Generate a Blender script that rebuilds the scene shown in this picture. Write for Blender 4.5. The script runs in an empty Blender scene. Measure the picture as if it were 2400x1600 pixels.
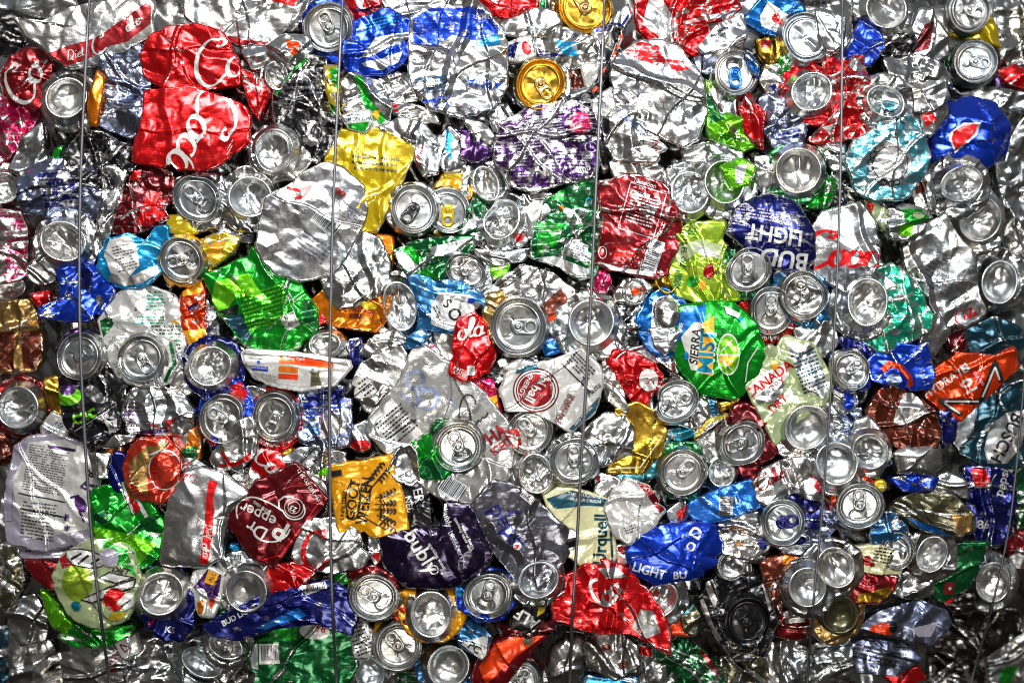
# A pressed bale of aluminium drink cans held by steel wires, seen straight on.
WORLD_STRENGTH = .52
EXPOSURE = 0.0
LAMPS = [
    ("key_lamp", (-.45, -1.75, 1.15), (.02, 0, .08), 1.0, .6, 10, (1, .97, .93), 66),
    ("side_lamp", (1.0, -1.7, .75), (-.12, 0, .06), .55, .55, 4.6, (.92, .96, 1), 66),
    ("low_lamp", (.1, -2.0, -1.0), (0, 0, .08), .9, .3, 2.4, (1, .95, .88), 66),
]
import bpy, math, random
import numpy as np
from mathutils import Vector
from mathutils.geometry import tessellate_polygon

# ------------------------------------------------------------------ camera, world, lamps, exposure
S = 0.0005            # metres per photo pixel on the face of the bale
D = 1.6667            # camera distance from the face of the bale
sc = bpy.context.scene
COL = sc.collection
cam_d = bpy.data.cameras.new("camera")
cam_d.lens = 50.0
cam_d.sensor_width = 36.0
cam_d.clip_start = 0.05
cam_d.clip_end = 60.0
cam_d.dof.use_dof = True
cam_d.dof.focus_distance = D - 0.02
cam_d.dof.aperture_fstop = 1.8
cam = bpy.data.objects.new("camera", cam_d)
cam.location = (0, -D, 0)
cam.rotation_euler = (math.radians(90), 0, 0)
COL.objects.link(cam)
sc.camera = cam
sc.cycles.filter_width = 1.1

world = bpy.data.worlds.new("World")
sc.world = world
world.use_nodes = True
wn = world.node_tree.nodes
wl = world.node_tree.links
bg = wn["Background"]
tc = wn.new("ShaderNodeTexCoord")
sep = wn.new("ShaderNodeSeparateXYZ")
wl.new(tc.outputs["Generated"], sep.inputs[0])
rampw = wn.new("ShaderNodeValToRGB")
mrw = wn.new("ShaderNodeMapRange")
mrw.inputs[1].default_value = -1.0
mrw.inputs[2].default_value = 1.0
wl.new(sep.outputs[2], mrw.inputs[0])
wl.new(mrw.outputs[0], rampw.inputs[0])
e = rampw.color_ramp.elements
e[0].position = 0.0
e[0].color = (0.05, 0.04, 0.032, 1)
e[1].position = 1.0
e[1].color = (0.60, 0.61, 0.66, 1)
m_ = e.new(0.5)
m_.color = (0.20, 0.185, 0.17, 1)
wl.new(rampw.outputs[0], bg.inputs[0])
bg.inputs[1].default_value = WORLD_STRENGTH


def lamp(name, loc, aim, size, sy, power, col, spread=180):
    l = bpy.data.lights.new(name, "AREA")
    l.shape = "RECTANGLE"
    l.size = size
    l.size_y = sy
    l.energy = power
    l.color = col
    l.spread = math.radians(spread)
    o = bpy.data.objects.new(name, l)
    o.location = loc
    v = Vector(aim) - Vector(loc)
    o.rotation_euler = v.to_track_quat("-Z", "Y").to_euler()
    COL.objects.link(o)
    return o


for a in LAMPS:
    lamp(*a)

vs = sc.view_settings
vs.view_transform = "Standard"
vs.look = "None"
vs.exposure = EXPOSURE
vs.gamma = 1.0
vs.use_curve_mapping = False

# ------------------------------------------------------------------ materials
HEX = dict(S="bebebc", W="bcbcb8", R="dc0c14", DR="94161e", B="1040cc", N="0a1668", K="0c0c10", G="0aa022",
           DG="086430", LG="6cd010", LM="b4dc3c", Y="d2b40c", YO="f4a808", O="f08008", OR="f84408", GD="c89c38",
           P="421c5c", DP="1c0a30", BR="6a2c18", T="10b488", CY="50a4b4", LB="1ca0e4", SB="2c6ea4", BT="0460b0",
           PK="d01c5c", CR="d8d4a4", GY="6c6c76", LV="a8a2b4", PG="b2c290", CO="e4402a", WS="c0c0bc", TN="b08c50", GR="a8a8a6", SK="2c7ce8",
           TG="1c4c5c", MR="6c0814", SV="8c94b0", OL="6e6a50", TL="0888a8", DK="201c16", CH="d0d0d0")
METAL = dict(WS=.75, W=.5, CR=.2, Y=.55, YO=.45, LV=.35, PG=.35, S=1, GD=1, GR=1, SV=1, CH=1, K=.5, TN=.9, GY=.9, OL=.9)


def lin(h):
    v = [int(h[i:i + 2], 16) / 255 for i in (0, 2, 4)]
    return tuple(c / 12.92 if c <= .04045 else ((c + .055) / 1.055) ** 2.4 for c in v) + (1,)


_mats = {}


def mat(code, wear=.25, kind="ink"):
    key = (code, round(wear, 2), kind)
    if key in _mats:
        return _mats[key]
    m = bpy.data.materials.new("%s_%s_%d" % (kind, code, int(wear * 100)))
    m.use_nodes = True
    nt = m.node_tree
    n, l = nt.nodes, nt.links
    p = n["Principled BSDF"]
    geo = n.new("ShaderNodeNewGeometry")
    # uneven scuffing that bares the metal, plus drag lines from the press
    n1 = n.new("ShaderNodeTexNoise")
    n1.inputs["Scale"].default_value = 95
    n1.inputs["Detail"].default_value = 7
    n1.inputs["Roughness"].default_value = .68
    l.new(geo.outputs["Position"], n1.inputs["Vector"])
    mp = n.new("ShaderNodeMapping")
    mp.inputs["Scale"].default_value = (28, 60, 620)
    mp.inputs["Rotation"].default_value = (0, .05, 0)
    l.new(geo.outputs["Position"], mp.inputs["Vector"])
    n2 = n.new("ShaderNodeTexNoise")
    n2.inputs["Scale"].default_value = 1
    n2.inputs["Detail"].default_value = 4
    l.new(mp.outputs[0], n2.inputs["Vector"])
    add = n.new("ShaderNodeMath")
    add.operation = "MULTIPLY_ADD"
    add.inputs[1].default_value = .45
    l.new(n2.outputs[0], add.inputs[0])
    l.new(n1.outputs[0], add.inputs[2])
    if kind == "ink":                          # paint is rubbed off along the creases
        at = n.new("ShaderNodeAttribute")
        at.attribute_name = "crease"
        ar = n.new("ShaderNodeMath")
        ar.operation = "MULTIPLY_ADD"
        ar.inputs[1].default_value = .20
        l.new(at.outputs["Fac"], ar.inputs[0])
        l.new(add.outputs[0], ar.inputs[2])
        add = ar
    mr = n.new("ShaderNodeMapRange")
    mr.interpolation_type = "SMOOTHSTEP"
    lo = .97 - .36 * wear
    mr.inputs[1].default_value = lo
    mr.inputs[2].default_value = lo + .09
    l.new(add.outputs[0], mr.inputs[0])
    metal = METAL.get(code, .78)
    base = lin(HEX[code])
    if metal < 1 and code not in ("W", "K", "DK"):
        base = tuple(c * .70 for c in base[:3]) + (1,)
    # grime
    n3 = n.new("ShaderNodeTexNoise")
    n3.inputs["Scale"].default_value = 42
    n3.inputs["Detail"].default_value = 8
    n3.inputs["Roughness"].default_value = .72
    l.new(geo.outputs["Position"], n3.inputs["Vector"])
    mr3 = n.new("ShaderNodeMapRange")
    mr3.inputs[1].default_value = .50
    mr3.inputs[2].default_value = .74
    mr3.inputs[3].default_value = 0
    mr3.inputs[4].default_value = .55
    l.new(n3.outputs[0], mr3.inputs[0])
    mix = n.new("ShaderNodeMix")
    mix.data_type = "RGBA"
    mix.inputs[6].default_value = base
    mix.inputs[7].default_value = (.60, .60, .58, 1) if metal < 1 else (base[0] * .8, base[1] * .8, base[2] * .8, 1)
    l.new(mr.outputs[0], mix.inputs[0])
    if metal == 1:                             # warm and cool reflections of the surroundings, painted into the bare metal colour
        n5 = n.new("ShaderNodeTexNoise")
        n5.inputs["Scale"].default_value = 22
        n5.inputs["Detail"].default_value = 3
        l.new(geo.outputs["Position"], n5.inputs["Vector"])
        cr5 = n.new("ShaderNodeValToRGB")
        el = cr5.color_ramp.elements
        el[0].position, el[1].position = .34, .66
        el[0].color = (1.0, .955, .90, 1)
        el[1].color = (.86, .93, 1.0, 1)
        l.new(n5.outputs["Fac"], cr5.inputs[0])
        mt = n.new("ShaderNodeMix")
        mt.data_type = "RGBA"
        mt.blend_type = "MULTIPLY"
        mt.inputs[0].default_value = 1
        l.new(mix.outputs[2], mt.inputs[6])
        l.new(cr5.outputs[0], mt.inputs[7])
        mix = mt
    mix2 = n.new("ShaderNodeMix")
    mix2.data_type = "RGBA"
    l.new(mr3.outputs[0], mix2.inputs[0])
    l.new(mix.outputs[2], mix2.inputs[6])
    mix2.inputs[7].default_value = (base[0] * .30 + .02, base[1] * .29 + .018, base[2] * .27 + .015, 1)
    l.new(mix2.outputs[2], p.inputs["Base Color"])
    mm = n.new("ShaderNodeMapRange")
    mm.inputs[3].default_value = metal
    mm.inputs[4].default_value = 1.0
    l.new(mr.outputs[0], mm.inputs[0])
    l.new(mm.outputs[0], p.inputs["Metallic"])
    if metal < 1:
        p.inputs["Coat Weight"].default_value = .35
        p.inputs["Coat Roughness"].default_value = .12
    rr = n.new("ShaderNodeMapRange")
    rr.inputs[1].default_value = .3
    rr.inputs[2].default_value = .7
    r0 = {"ink": .15, "lid": .20, "print": .26}[kind]
    rr.inputs[3].default_value = r0
    rr.inputs[4].default_value = r0 + .2
    l.new(n3.outputs[0], rr.inputs[0])
    l.new(rr.outputs[0], p.inputs["Roughness"])
    # fine wrinkles
    n4 = n.new("ShaderNodeTexNoise")
    n4.inputs["Scale"].default_value = 210
    n4.inputs["Detail"].default_value = 3
    l.new(geo.outputs["Position"], n4.inputs["Vector"])
    a4 = n.new("ShaderNodeMath")
    a4.operation = "MULTIPLY_ADD"
    a4.inputs[1].default_value = .35
    l.new(n2.outputs[0], a4.inputs[0])
    l.new(n4.outputs[0], a4.inputs[2])
    b = n.new("ShaderNodeBump")
    b.inputs["Strength"].default_value = {"lid": .08, "print": .16}.get(kind, .13 if metal == 1 else .2)
    b.inputs["Distance"].default_value = .0016
    l.new(a4.outputs[0], b.inputs["Height"])
    l.new(b.outputs[0], p.inputs["Normal"])
    _mats[key] = m
    return m


# ------------------------------------------------------------------ crumpled height fields
def lattice(x, y, cell, rs):
    """piecewise-linear folds: random heights on a warped triangular lattice"""
    a = rs.uniform(0, 6.28)
    ph = rs.uniform(0, 6.28, 4)
    tab = rs.uniform(-1, 1, (32, 32))
    sx = rs.uniform(.75, 1.35)
    u = (x * math.cos(a) - y * math.sin(a)) / cell * sx + rs.uniform(0, 30)
    v = (x * math.sin(a) + y * math.cos(a)) / cell / sx + rs.uniform(0, 30)
    u, v = (u + .33 * np.sin(v * 1.9 + ph[0]) + .15 * np.sin(v * 4.3 + ph[1]),
            v + .33 * np.sin(u * 1.7 + ph[2]) + .15 * np.sin(u * 4.7 + ph[3]))
    i = np.floor(u).astype(int)
    j = np.floor(v).astype(int)
    f = u - i
    g = v - j
    i0, i1, j0, j1 = i % 32, (i + 1) % 32, j % 32, (j + 1) % 32
    a00, a10, a01, a11 = tab[i0, j0], tab[i1, j0], tab[i0, j1], tab[i1, j1]
    lo = a00 * (1 - f - g) + a10 * f + a01 * g
    hi = a11 * (f + g - 1) + a10 * (1 - g) + a01 * (1 - f)
    return np.where(f + g < 1, lo, hi)


def zface(x, y):
    """how far the bulging face of the bale falls back towards its edges (px)"""
    def ss(t):
        t = np.clip(t, 0, 1)
        return t * t * (3 - 2 * t)
    return float(-190 * ss((x - 2060) / 350) ** 1.3 - 120 * ss((230 - x) / 260) - 130 * ss((y - 1380) / 240) - 50 * ss((110 - y) / 140)
                 - 80 * ss((x - 1700) / 500) * ss((y - 1200) / 320))


class Field:
    def __init__(self, outline, seed, cr=1., dome=10., edge=16., zb=0., jag=.018, folds=None, sm=1):
        self.rs = np.random.RandomState(seed)
        self.seed = seed
        if isinstance(outline, tuple):
            cx, cy, rx, ry, rot = outline
            th = np.linspace(0, 2 * math.pi, 40, endpoint=False)
            c, s = math.cos(math.radians(rot)), math.sin(math.radians(rot))
            px, py = rx * np.cos(th), ry * np.sin(th)
            pts = np.stack([cx + px * c + py * s, cy - px * s + py * c], 1)
            sm = 0
        else:
            pts = np.array(outline, float)
        for _ in range(sm):                                    # round the corners a little
            q = np.roll(pts, -1, 0)
            pts = np.stack([pts * .93 + q * .07, pts * .07 + q * .93], 1).reshape(-1, 2)
        a = pts
        b = np.roll(pts, -1, 0)
        cr_ = a[:, 0] * b[:, 1] - b[:, 0] * a[:, 1]
        A = cr_.sum() / 2
        self.c = np.array([((a[:, 0] + b[:, 0]) * cr_).sum(), ((a[:, 1] + b[:, 1]) * cr_).sum()]) / (6 * A)
        self.area = abs(A)
        N = 360
        th = np.linspace(-math.pi, math.pi, N + 1)
        R = np.zeros(N + 1)
        d = np.stack([np.cos(th), np.sin(th)], 1)
        for p, q in zip(a - self.c, b - self.c):
            e = q - p
            den = d[:, 0] * e[1] - d[:, 1] * e[0]
            den = np.where(abs(den) < 1e-9, 1e-9, den)
            t = (p[0] * e[1] - p[1] * e[0]) / den
            u = (p[0] * d[:, 1] - p[1] * d[:, 0]) / den
            R = np.where((t > 0) & (u >= -1e-6) & (u <= 1 + 1e-6), np.maximum(R, t), R)
        R = np.where(R < 2, np.median(R), R)
        if jag:
            for nk, am in ((25, 1.), (71, .6)):
                k = self.rs.uniform(-1, 1, nk)
                k[-1] = k[0]
                R = R * (1 + jag * am * np.interp(th, np.linspace(-math.pi, math.pi, nk), k))
        if jag > .02 and not isinstance(outline, tuple):
            for _ in range(self.rs.randint(0, 3)):                 # a torn or pinched notch
                g = np.abs(np.angle(np.exp(1j * (th - self.rs.uniform(-3.1, 3.1)))))
                R = R * (1 - self.rs.uniform(.05, .15) * np.clip(1 - g / self.rs.uniform(.08, .2), 0, 1))
        R = R * 1.035 + 3
        self.th, self.R = th, R
        self.sink = None
        self.rm = math.sqrt(self.area / math.pi)
        self.cr, self.dome, self.edge, self.zb = cr, dome, edge, zb
        nf = folds if folds is not None else (1 + int(self.rm / 36)) if cr > .45 else 1
        self.fold = []
        for _ in range(nf):
            an = self.rs.uniform(0, 6.28)
            self.fold.append((math.cos(an), math.sin(an), self.rs.uniform(-.6, .6) * self.rm,
                              self.rs.uniform(4, 12) * min(1, cr + .1), self.rs.uniform(18, 55), self.rs.rand() < .55,
                              self.rs.uniform(0, 6.28)))
        self.seeds = self.rs.randint(0, 1 << 30, 4)

    def t(self, x, y):
        dx, dy = x - self.c[0], y - self.c[1]
        return np.hypot(dx, dy) / np.interp(np.arctan2(dy, dx), self.th, self.R)

    def h(self, x, y):
        dx, dy = x - self.c[0], y - self.c[1]
        t = self.t(x, y)
        k = self.cr
        f = min(1., self.rm / 60)
        z = self.dome * (1 - np.clip(t, 0, 1) ** 3)
        z = z + k * (9.5 * f * lattice(dx, dy, 50, np.random.RandomState(self.seeds[0]))
                     + 4.4 * lattice(dx, dy, 25, np.random.RandomState(self.seeds[1]))
                     + .8 * lattice(dx, dy, 11, np.random.RandomState(self.seeds[2])))
        for nx, ny, off, amp, w, saw, ph in self.fold:
            dd = nx * dx + ny * dy - off + 5 * np.sin((nx * dy - ny * dx) / 21 + ph)
            if saw:
                z = z + amp * np.clip(dd / 2.5, 0, 1) * np.exp(-np.maximum(dd, 0) / w)
            else:
                z = z + amp * np.maximum(0, 1 - abs(dd) / (w * .35))
        w = np.clip(9. / self.rm, .06, .3)
        e = np.clip((t - 1 + w) / w, 0, 1)
        z = z - self.edge * e * e + 2.2 * np.exp(-((t - 1 + .35 * w) / (.22 * w)) ** 2)
        if self.sink:
            z = z - 34 * np.clip((self.sink[2] - np.hypot(x - self.sink[0], y - self.sink[1])) / 9, 0, 1)
        return self.zb + z


def new_obj(name, verts, faces, m, parent=None, loc=None):
    """verts (N,3); faces: list of int arrays (M,3) / (M,4)"""
    me = bpy.data.meshes.new(name)
    verts = np.ascontiguousarray(verts, np.float32)
    me.vertices.add(len(verts))
    me.vertices.foreach_set("co", verts.ravel())
    faces = [np.asarray(f, np.int32) for f in faces if len(f)]
    tot = np.concatenate([np.full(len(f), f.shape[1], np.int32) for f in faces])
    me.loops.add(int(tot.sum()))
    me.loops.foreach_set("vertex_index", np.concatenate([f.ravel() for f in faces]))
    me.polygons.add(len(tot))
    st = np.zeros(len(tot), np.int32)
    st[1:] = np.cumsum(tot)[:-1]
    me.polygons.foreach_set("loop_start", st)
    me.polygons.foreach_set("use_smooth", np.ones(len(tot), bool))
    me.update(calc_edges=True)
    me.materials.append(m)
    o = bpy.data.objects.new(name, me)
    COL.objects.link(o)
    if parent is not None:
        o.parent = parent
    if loc is not None:
        o.location = loc
    return o


class Frame:
    """photo pixels -> a thing's own local metres"""
    def __init__(self, px, py, z):
        self.px, self.py, self.z = px, py, z + zface(px, py)
        self.k = (D - self.z * S) / D
        self.loc = ((px - 1200) * S * self.k, -self.z * S, (800 - py) * S * self.k)

    def pts(self, x, y, h):
        q = S * self.k
        return np.stack([(x - self.px) * q, -np.asarray(h) * S, (self.py - y) * q], -1)


def sheet(name, F, fr, m, parent=None, thick=46, step=2.9, loc=None):
    n = int(np.clip(2 * F.rm / step, 12, 120))
    s = np.linspace(-1, 1, n + 1)
    a, b = np.meshgrid(s, s)
    big = np.abs(a) > np.abs(b)
    t = np.maximum(np.abs(a), np.abs(b))
    with np.errstate(divide="ignore", invalid="ignore"):
        phi = np.where(big, np.pi / 4 * np.where(a == 0, 0, b / np.where(a == 0, 1, a)),
                       np.pi / 2 - np.pi / 4 * np.where(b == 0, 0, a / np.where(b == 0, 1, b)))
    r = np.where(big, a, b)
    ux, uy = r * np.cos(phi), r * np.sin(phi)
    th = np.arctan2(uy, ux)
    R = np.interp(th, F.th, F.R)
    x = F.c[0] + t * R * np.cos(th)
    y = F.c[1] + t * R * np.sin(th)
    h = F.h(x, y)
    V = [fr.pts(x.ravel(), y.ravel(), h.ravel())]
    idx = np.arange((n + 1) ** 2).reshape(n + 1, n + 1)
    Q = np.stack([idx[:-1, :-1], idx[1:, :-1], idx[1:, 1:], idx[:-1, 1:]], -1).reshape(-1, 4)
    ring = np.concatenate([idx[0, :-1], idx[:-1, -1], idx[-1, :0:-1], idx[:0:-1, 0]])
    bx, by, bh = x.ravel()[ring], y.ravel()[ring], h.ravel()[ring]
    faces = [Q]
    prev = ring
    base = (n + 1) ** 2
    for sc_, dz in ((1.006, 3.), (.985, 14.), (.93, thick)):
        V.append(fr.pts(F.c[0] + (bx - F.c[0]) * sc_, F.c[1] + (by - F.c[1]) * sc_, bh - dz))
        cur = base + np.arange(len(ring))
        faces.append(np.stack([prev, np.roll(prev, -1), np.roll(cur, -1), cur], -1))
        prev = cur
        base += len(ring)
    V.append(fr.pts(F.c[:1], F.c[1:], [bh.mean() - thick]))
    faces.append(np.stack([prev, np.roll(prev, -1), np.full(len(prev), base)], -1))
    o = new_obj(name, np.concatenate(V), faces, m, parent, loc)
    lap = np.zeros_like(h)
    lap[1:-1, 1:-1] = np.abs(4 * h[1:-1, 1:-1] - h[:-2, 1:-1] - h[2:, 1:-1] - h[1:-1, :-2] - h[1:-1, 2:])
    cv = np.zeros(len(o.data.vertices), np.float32)
    cv[:h.size] = np.clip((lap.ravel() - .9) / 3.2, 0, 1)
    at = o.data.attributes.new("crease", "FLOAT", "POINT")
    at.data.foreach_set("value", cv)
    return o


# ------------------------------------------------------------------ printing: lettering, bands, emblems laid on the crumpled skin
def split_long(V, T, L):
    V = [tuple(v) for v in V]
    T = [tuple(t) for t in T]
    out = []
    mid = {}
    while T:
        a, b, c = T.pop()
        pa, pb, pc = V[a], V[b], V[c]
        d = ((pa[0] - pb[0]) ** 2 + (pa[1] - pb[1]) ** 2, (pb[0] - pc[0]) ** 2 + (pb[1] - pc[1]) ** 2,
             (pc[0] - pa[0]) ** 2 + (pc[1] - pa[1]) ** 2)
        k = d.index(max(d))
        if d[k] <= L * L:
            out.append((a, b, c))
            continue
        if k == 1:
            a, b, c = b, c, a
        elif k == 2:
            a, b, c = c, a, b
        key = (min(a, b), max(a, b))
        if key not in mid:
            mid[key] = len(V)
            V.append(((V[a][0] + V[b][0]) / 2, (V[a][1] + V[b][1]) / 2))
        m = mid[key]
        T.append((a, m, c))
        T.append((m, b, c))
    return V, out


_glyph = {}


def text2d(s, bold):
    key = (s, bold)
    if key not in _glyph:
        cu = bpy.data.curves.new("t", "FONT")
        cu.body = s
        cu.align_x = "CENTER"
        cu.align_y = "CENTER"
        cu.size = 1.0
        cu.offset = bold
        cu.resolution_u = 3
        o = bpy.data.objects.new("t", cu)
        me = o.to_mesh()
        V = [(v.co.x, v.co.y) for v in me.vertices]
        me.calc_loop_triangles()
        T = [tuple(t.vertices) for t in me.loop_triangles]
        o.to_mesh_clear()
        bpy.data.objects.remove(o)
        bpy.data.curves.remove(cu)
        _glyph[key] = (V, T)
    return _glyph[key]


def place(V, x, y, h, rot, sx=1., shear=0., arc=0.):
    c, s = math.cos(math.radians(rot)), math.sin(math.radians(rot))
    out = []
    for u, v in V:
        u, v = (u + shear * v) * h * sx, v * h
        if arc:
            r = arc + v if arc > 0 else -arc - v
            a = u / abs(arc)
            if arc > 0:
                u, v = r * math.sin(a), r * math.cos(a) - arc
            else:
                u, v = r * math.sin(a), -arc - r * math.cos(a)
        out.append((x + u * c - v * s, y - (u * s + v * c)))
    return out


def arcp(cx, cy, rx, ry, a0, a1, n=14):
    return [(cx + rx * math.cos(math.radians(a0 + (a1 - a0) * i / n)), cy + ry * math.sin(math.radians(a0 + (a1 - a0) * i / n))) for i in range(n + 1)]


# a flowing hand for script logos: glyph -> (strokes, advance); x-height 0.6, ascender 1.3
HAND = {
    "C": ([arcp(.55, .62, .55, .72, 62, 318, 26) + [(1.15, .2)], arcp(.85, 1.18, .17, .13, 130, -150, 10)], 1.02),
    "D": ([[(.28, 1.3), (.2, .6), (.1, .02)], [(.0, 1.15), (.4, 1.33)] + arcp(.3, .66, .62, .64, 80, -95, 20)], 1.05),
    "o": ([arcp(.3, .3, .27, .31, 90, 450, 20) + [(.45, .56), (.66, .52)]], .64),
    "c": ([arcp(.3, .3, .26, .31, 55, 300, 16) + [(.62, .2)]], .56),
    "a": ([arcp(.28, .3, .26, .31, 70, 420, 20), [(.55, .6), (.5, .25), (.55, .03), (.74, .14)]], .68),
    "l": ([[(.0, .1), (.3, .75), (.33, 1.2), (.22, 1.3), (.13, 1.1), (.12, .3), (.2, .02), (.42, .14)]], .42),
    "k": ([[(.0, .1), (.3, .75), (.33, 1.2), (.22, 1.3), (.13, 1.1), (.1, .0)], [(.12, .3), (.35, .58), (.42, .45), (.18, .32), (.4, .02), (.6, .12)]], .58),
    "e": ([[(.06, .3), (.48, .38)] + arcp(.3, .3, .24, .3, 20, 310, 16) + [(.58, .16)]], .54),
    "i": ([[(.12, .6), (.1, .15), (.18, .02), (.36, .14)], [(.16, .86), (.18, .95)]], .34),
    "t": ([[(.2, 1.05), (.14, .2), (.22, .02), (.4, .14)], [(.0, .64), (.36, .68)]], .38),
    "u": ([[(.08, .6), (.08, .15), (.2, .0), (.38, .12), (.44, .6), (.44, .1), (.52, .02), (.66, .14)]], .62),
    "s": ([[(.36, .52), (.24, .6), (.12, .48), (.34, .2), (.22, .0), (.02, .1)]], .44),
    "r": ([[(.02, .5), (.14, .6), (.3, .56), (.4, .6)], [(.14, .6), (.1, .05)]], .46),
    "-": ([[(.05, .36), (.35, .42)]], .42),
    " ": ([], .4),
}


def script2d(word, wt=.13):
    V, T = [], []
    x0 = 0
    for ch in word:
        st, adv = HAND[ch]
        for s in st:
            p = [np.array(q) for q in s]
            pts = [p[0]]
            for a, b in zip(p[:-1], p[1:]):
                m = max(1, int(np.linalg.norm(b - a) / .07))
                pts += [a + (b - a) * (i + 1) / m for i in range(m)]
            pts = np.array(pts)
            for _ in range(2):
                pts[1:-1] = pts[1:-1] * .5 + (pts[:-2] + pts[2:]) * .25
            tg = np.gradient(pts, axis=0)
            tg /= np.linalg.norm(tg, axis=1)[:, None] + 1e-9
            nn = np.stack([-tg[:, 1], tg[:, 0]], 1)
            w = wt * (.28 + .72 * abs(tg[:, 1]))[:, None]
            k = len(V)
            for l_, r_ in zip(pts + nn * w / 2, pts - nn * w / 2):
                V += [(l_[0] + x0, l_[1]), (r_[0] + x0, r_[1])]
            for i in range(len(pts) - 1):
                q = k + 2 * i
                T += [(q, q + 1, q + 3), (q, q + 3, q + 2)]
        x0 += adv
    V = [(u - x0 / 2, v - .5) for u, v in V]
    return V, T


def rect(x, y, w, h, rot):
    return place([(-w / 2, -h / 2), (w / 2, -h / 2), (w / 2, h / 2), (-w / 2, h / 2)], x, y, 1, rot)


def poly2d(P):
    return list(P), [tuple(t) for t in tessellate_polygon([[Vector((u, v, 0)) for u, v in P]])]


def ribbon(P, w, closed=False):
    P = [np.array(p, float) for p in P]
    if closed:
        P.append(P[0])
    q = [P[0]]
    for a, b in zip(P[:-1], P[1:]):
        m = max(1, int(np.linalg.norm(b - a) / 4))
        q += [a + (b - a) * (i + 1) / m for i in range(m)]
    q = np.array(q)
    tg = np.gradient(q, axis=0)
    if closed:
        tg[0] = tg[-1] = (tg[0] + tg[-1]) / 2
    tg /= np.linalg.norm(tg, axis=1)[:, None] + 1e-9
    nn = np.stack([-tg[:, 1], tg[:, 0]], 1) * w / 2
    V, T = [], []
    for a, b in zip(q + nn, q - nn):
        V += [tuple(a), tuple(b)]
    for i in range(len(q) - 1):
        T += [(2 * i, 2 * i + 1, 2 * i + 3), (2 * i, 2 * i + 3, 2 * i + 2)]
    return V, T


def join(parts):
    V, T = [], []
    for v, t in parts:
        k = len(V)
        V += v
        T += [tuple(i + k for i in f) for f in t]
    return V, T


def art2d(a, rnd):
    k = a[0]
    if k in "tT":                                      # lettering: text, x, y, cap height, rotation, colour, [arc radius, x stretch, shear]
        _, s, x, y, h, rot, col = a[:7]
        arc = a[7] if len(a) > 7 else 0
        sx = a[8] if len(a) > 8 else 1
        sh = a[9] if len(a) > 9 else 0
        V, T = text2d(s, .010 if k == "t" else .024)
        return "lettering", col, (place(V, x, y, h * 1.42, rot, sx, sh, arc), T)
    if k == "s":                                       # script logo
        _, s, x, y, h, rot, col = a[:7]
        V, T = script2d(s, a[7] if len(a) > 7 else .15)
        return "lettering", col, (place(V, x, y, h, rot, 1, .28), T)
    if k == "p":
        return "band_print", a[2], poly2d(a[1])
    if k == "q":
        return "panel_print", a[6], poly2d(rect(*a[1:6]))
    if k == "e":
        _, x, y, rx, ry, rot, col = a
        return "emblem_print", col, poly2d(place(arcp(0, 0, rx, ry, 0, 360, 36)[:-1], x, y, 1, rot))
    if k == "m":                                       # a spray of small ovals
        return "grain_print", a[2], join([poly2d(place(arcp(0, 0, rx, ry, 0, 360, 12)[:-1], x, y, 1, rot)) for x, y, rx, ry, rot in a[1]])
    if k == "r":                                       # ring: x, y, rx, ry, width, colour
        _, x, y, rx, ry, w, col = a
        return "emblem_print", col, ribbon([(x + u, y - v) for u, v in arcp(0, 0, rx, ry, 0, 360, 36)[:-1]], w, True)
    if k == "l":
        P = [tuple(q) for q in a[1]]
        if len(P) > 5:                                 # a flowing line
            for _ in range(3):
                P = [P[0]] + [(u[0] * f + v[0] * (1 - f), u[1] * f + v[1] * (1 - f)) for u, v in zip(P[:-1], P[1:]) for f in (.75, .25)] + [P[-1]]
        return "line_print", a[3], ribbon(P, a[2])
    if k == "b":                                       # barcode on a pale label
        _, x, y, w, h, rot, col = a
        parts = []
        u = -w / 2 + 1
        while u < w / 2 - 1:
            bw = rnd.choice((1.2, 1.6, 2.4, 3.2))
            parts.append(poly2d(place([(u, -h * .36), (u + bw, -h * .36), (u + bw, h * .46), (u, h * .46)], x, y, 1, rot)))
            u += bw + rnd.choice((1.3, 1.8, 2.6))
        return "barcode_print", col, join(parts)
    if k == "f":                                       # small print: rows of word-length dashes
        _, x, y, w, h, rot, rows, col = a
        parts = []
        for r in range(rows):
            v = h / 2 - (r + .5) * h / rows
            u = -w / 2
            while u < w / 2 - 2:
                ln = min(rnd.uniform(2.5, 9), w / 2 - u)
                if rnd.random() < .9:
                    lh = h / rows * .42
                    parts.append(poly2d(place([(u, v - lh / 2), (u + ln, v - lh / 2), (u + ln, v + lh / 2), (u, v + lh / 2)], x, y, 1, rot)))
                u += ln + rnd.uniform(1.4, 2.6)
        return "text_print", col, join(parts)
    raise ValueError(k)


def printing(F, fr, art, parent, wear, seed):
    groups = {}
    rnd = random.Random(seed)
    for i, a in enumerate(art):
        nm, col, (V, T) = art2d(a, rnd)
        if nm in ("lettering",) or nm.endswith("_print"):
            V, T = split_long(V, T, 5.0)
        V = np.array(V)
        t = F.t(V[:, 0], V[:, 1])
        P = fr.pts(V[:, 0], V[:, 1], F.h(V[:, 0], V[:, 1]) + 1.0 + .28 * i)
        T = np.array(T)
        T = T[(t[T] < .985).all(1)]
        if not len(T):
            continue
        # face outwards (towards -Y)
        va, vb, vc = P[T[:, 0]], P[T[:, 1]], P[T[:, 2]]
        flip = np.cross(vb - va, vc - va)[:, 1] > 0
        T[flip] = T[flip][:, ::-1]
        g = groups.setdefault((nm, col, i), [[], [], 0])
        g[0].append(P)
        g[1].append(T + g[2])
        g[2] += len(P)
    for (nm, col, _i), (P, T, _) in groups.items():
        new_obj(nm, np.concatenate(P), [np.concatenate(T)], mat(col, wear, "print"), parent)


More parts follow.
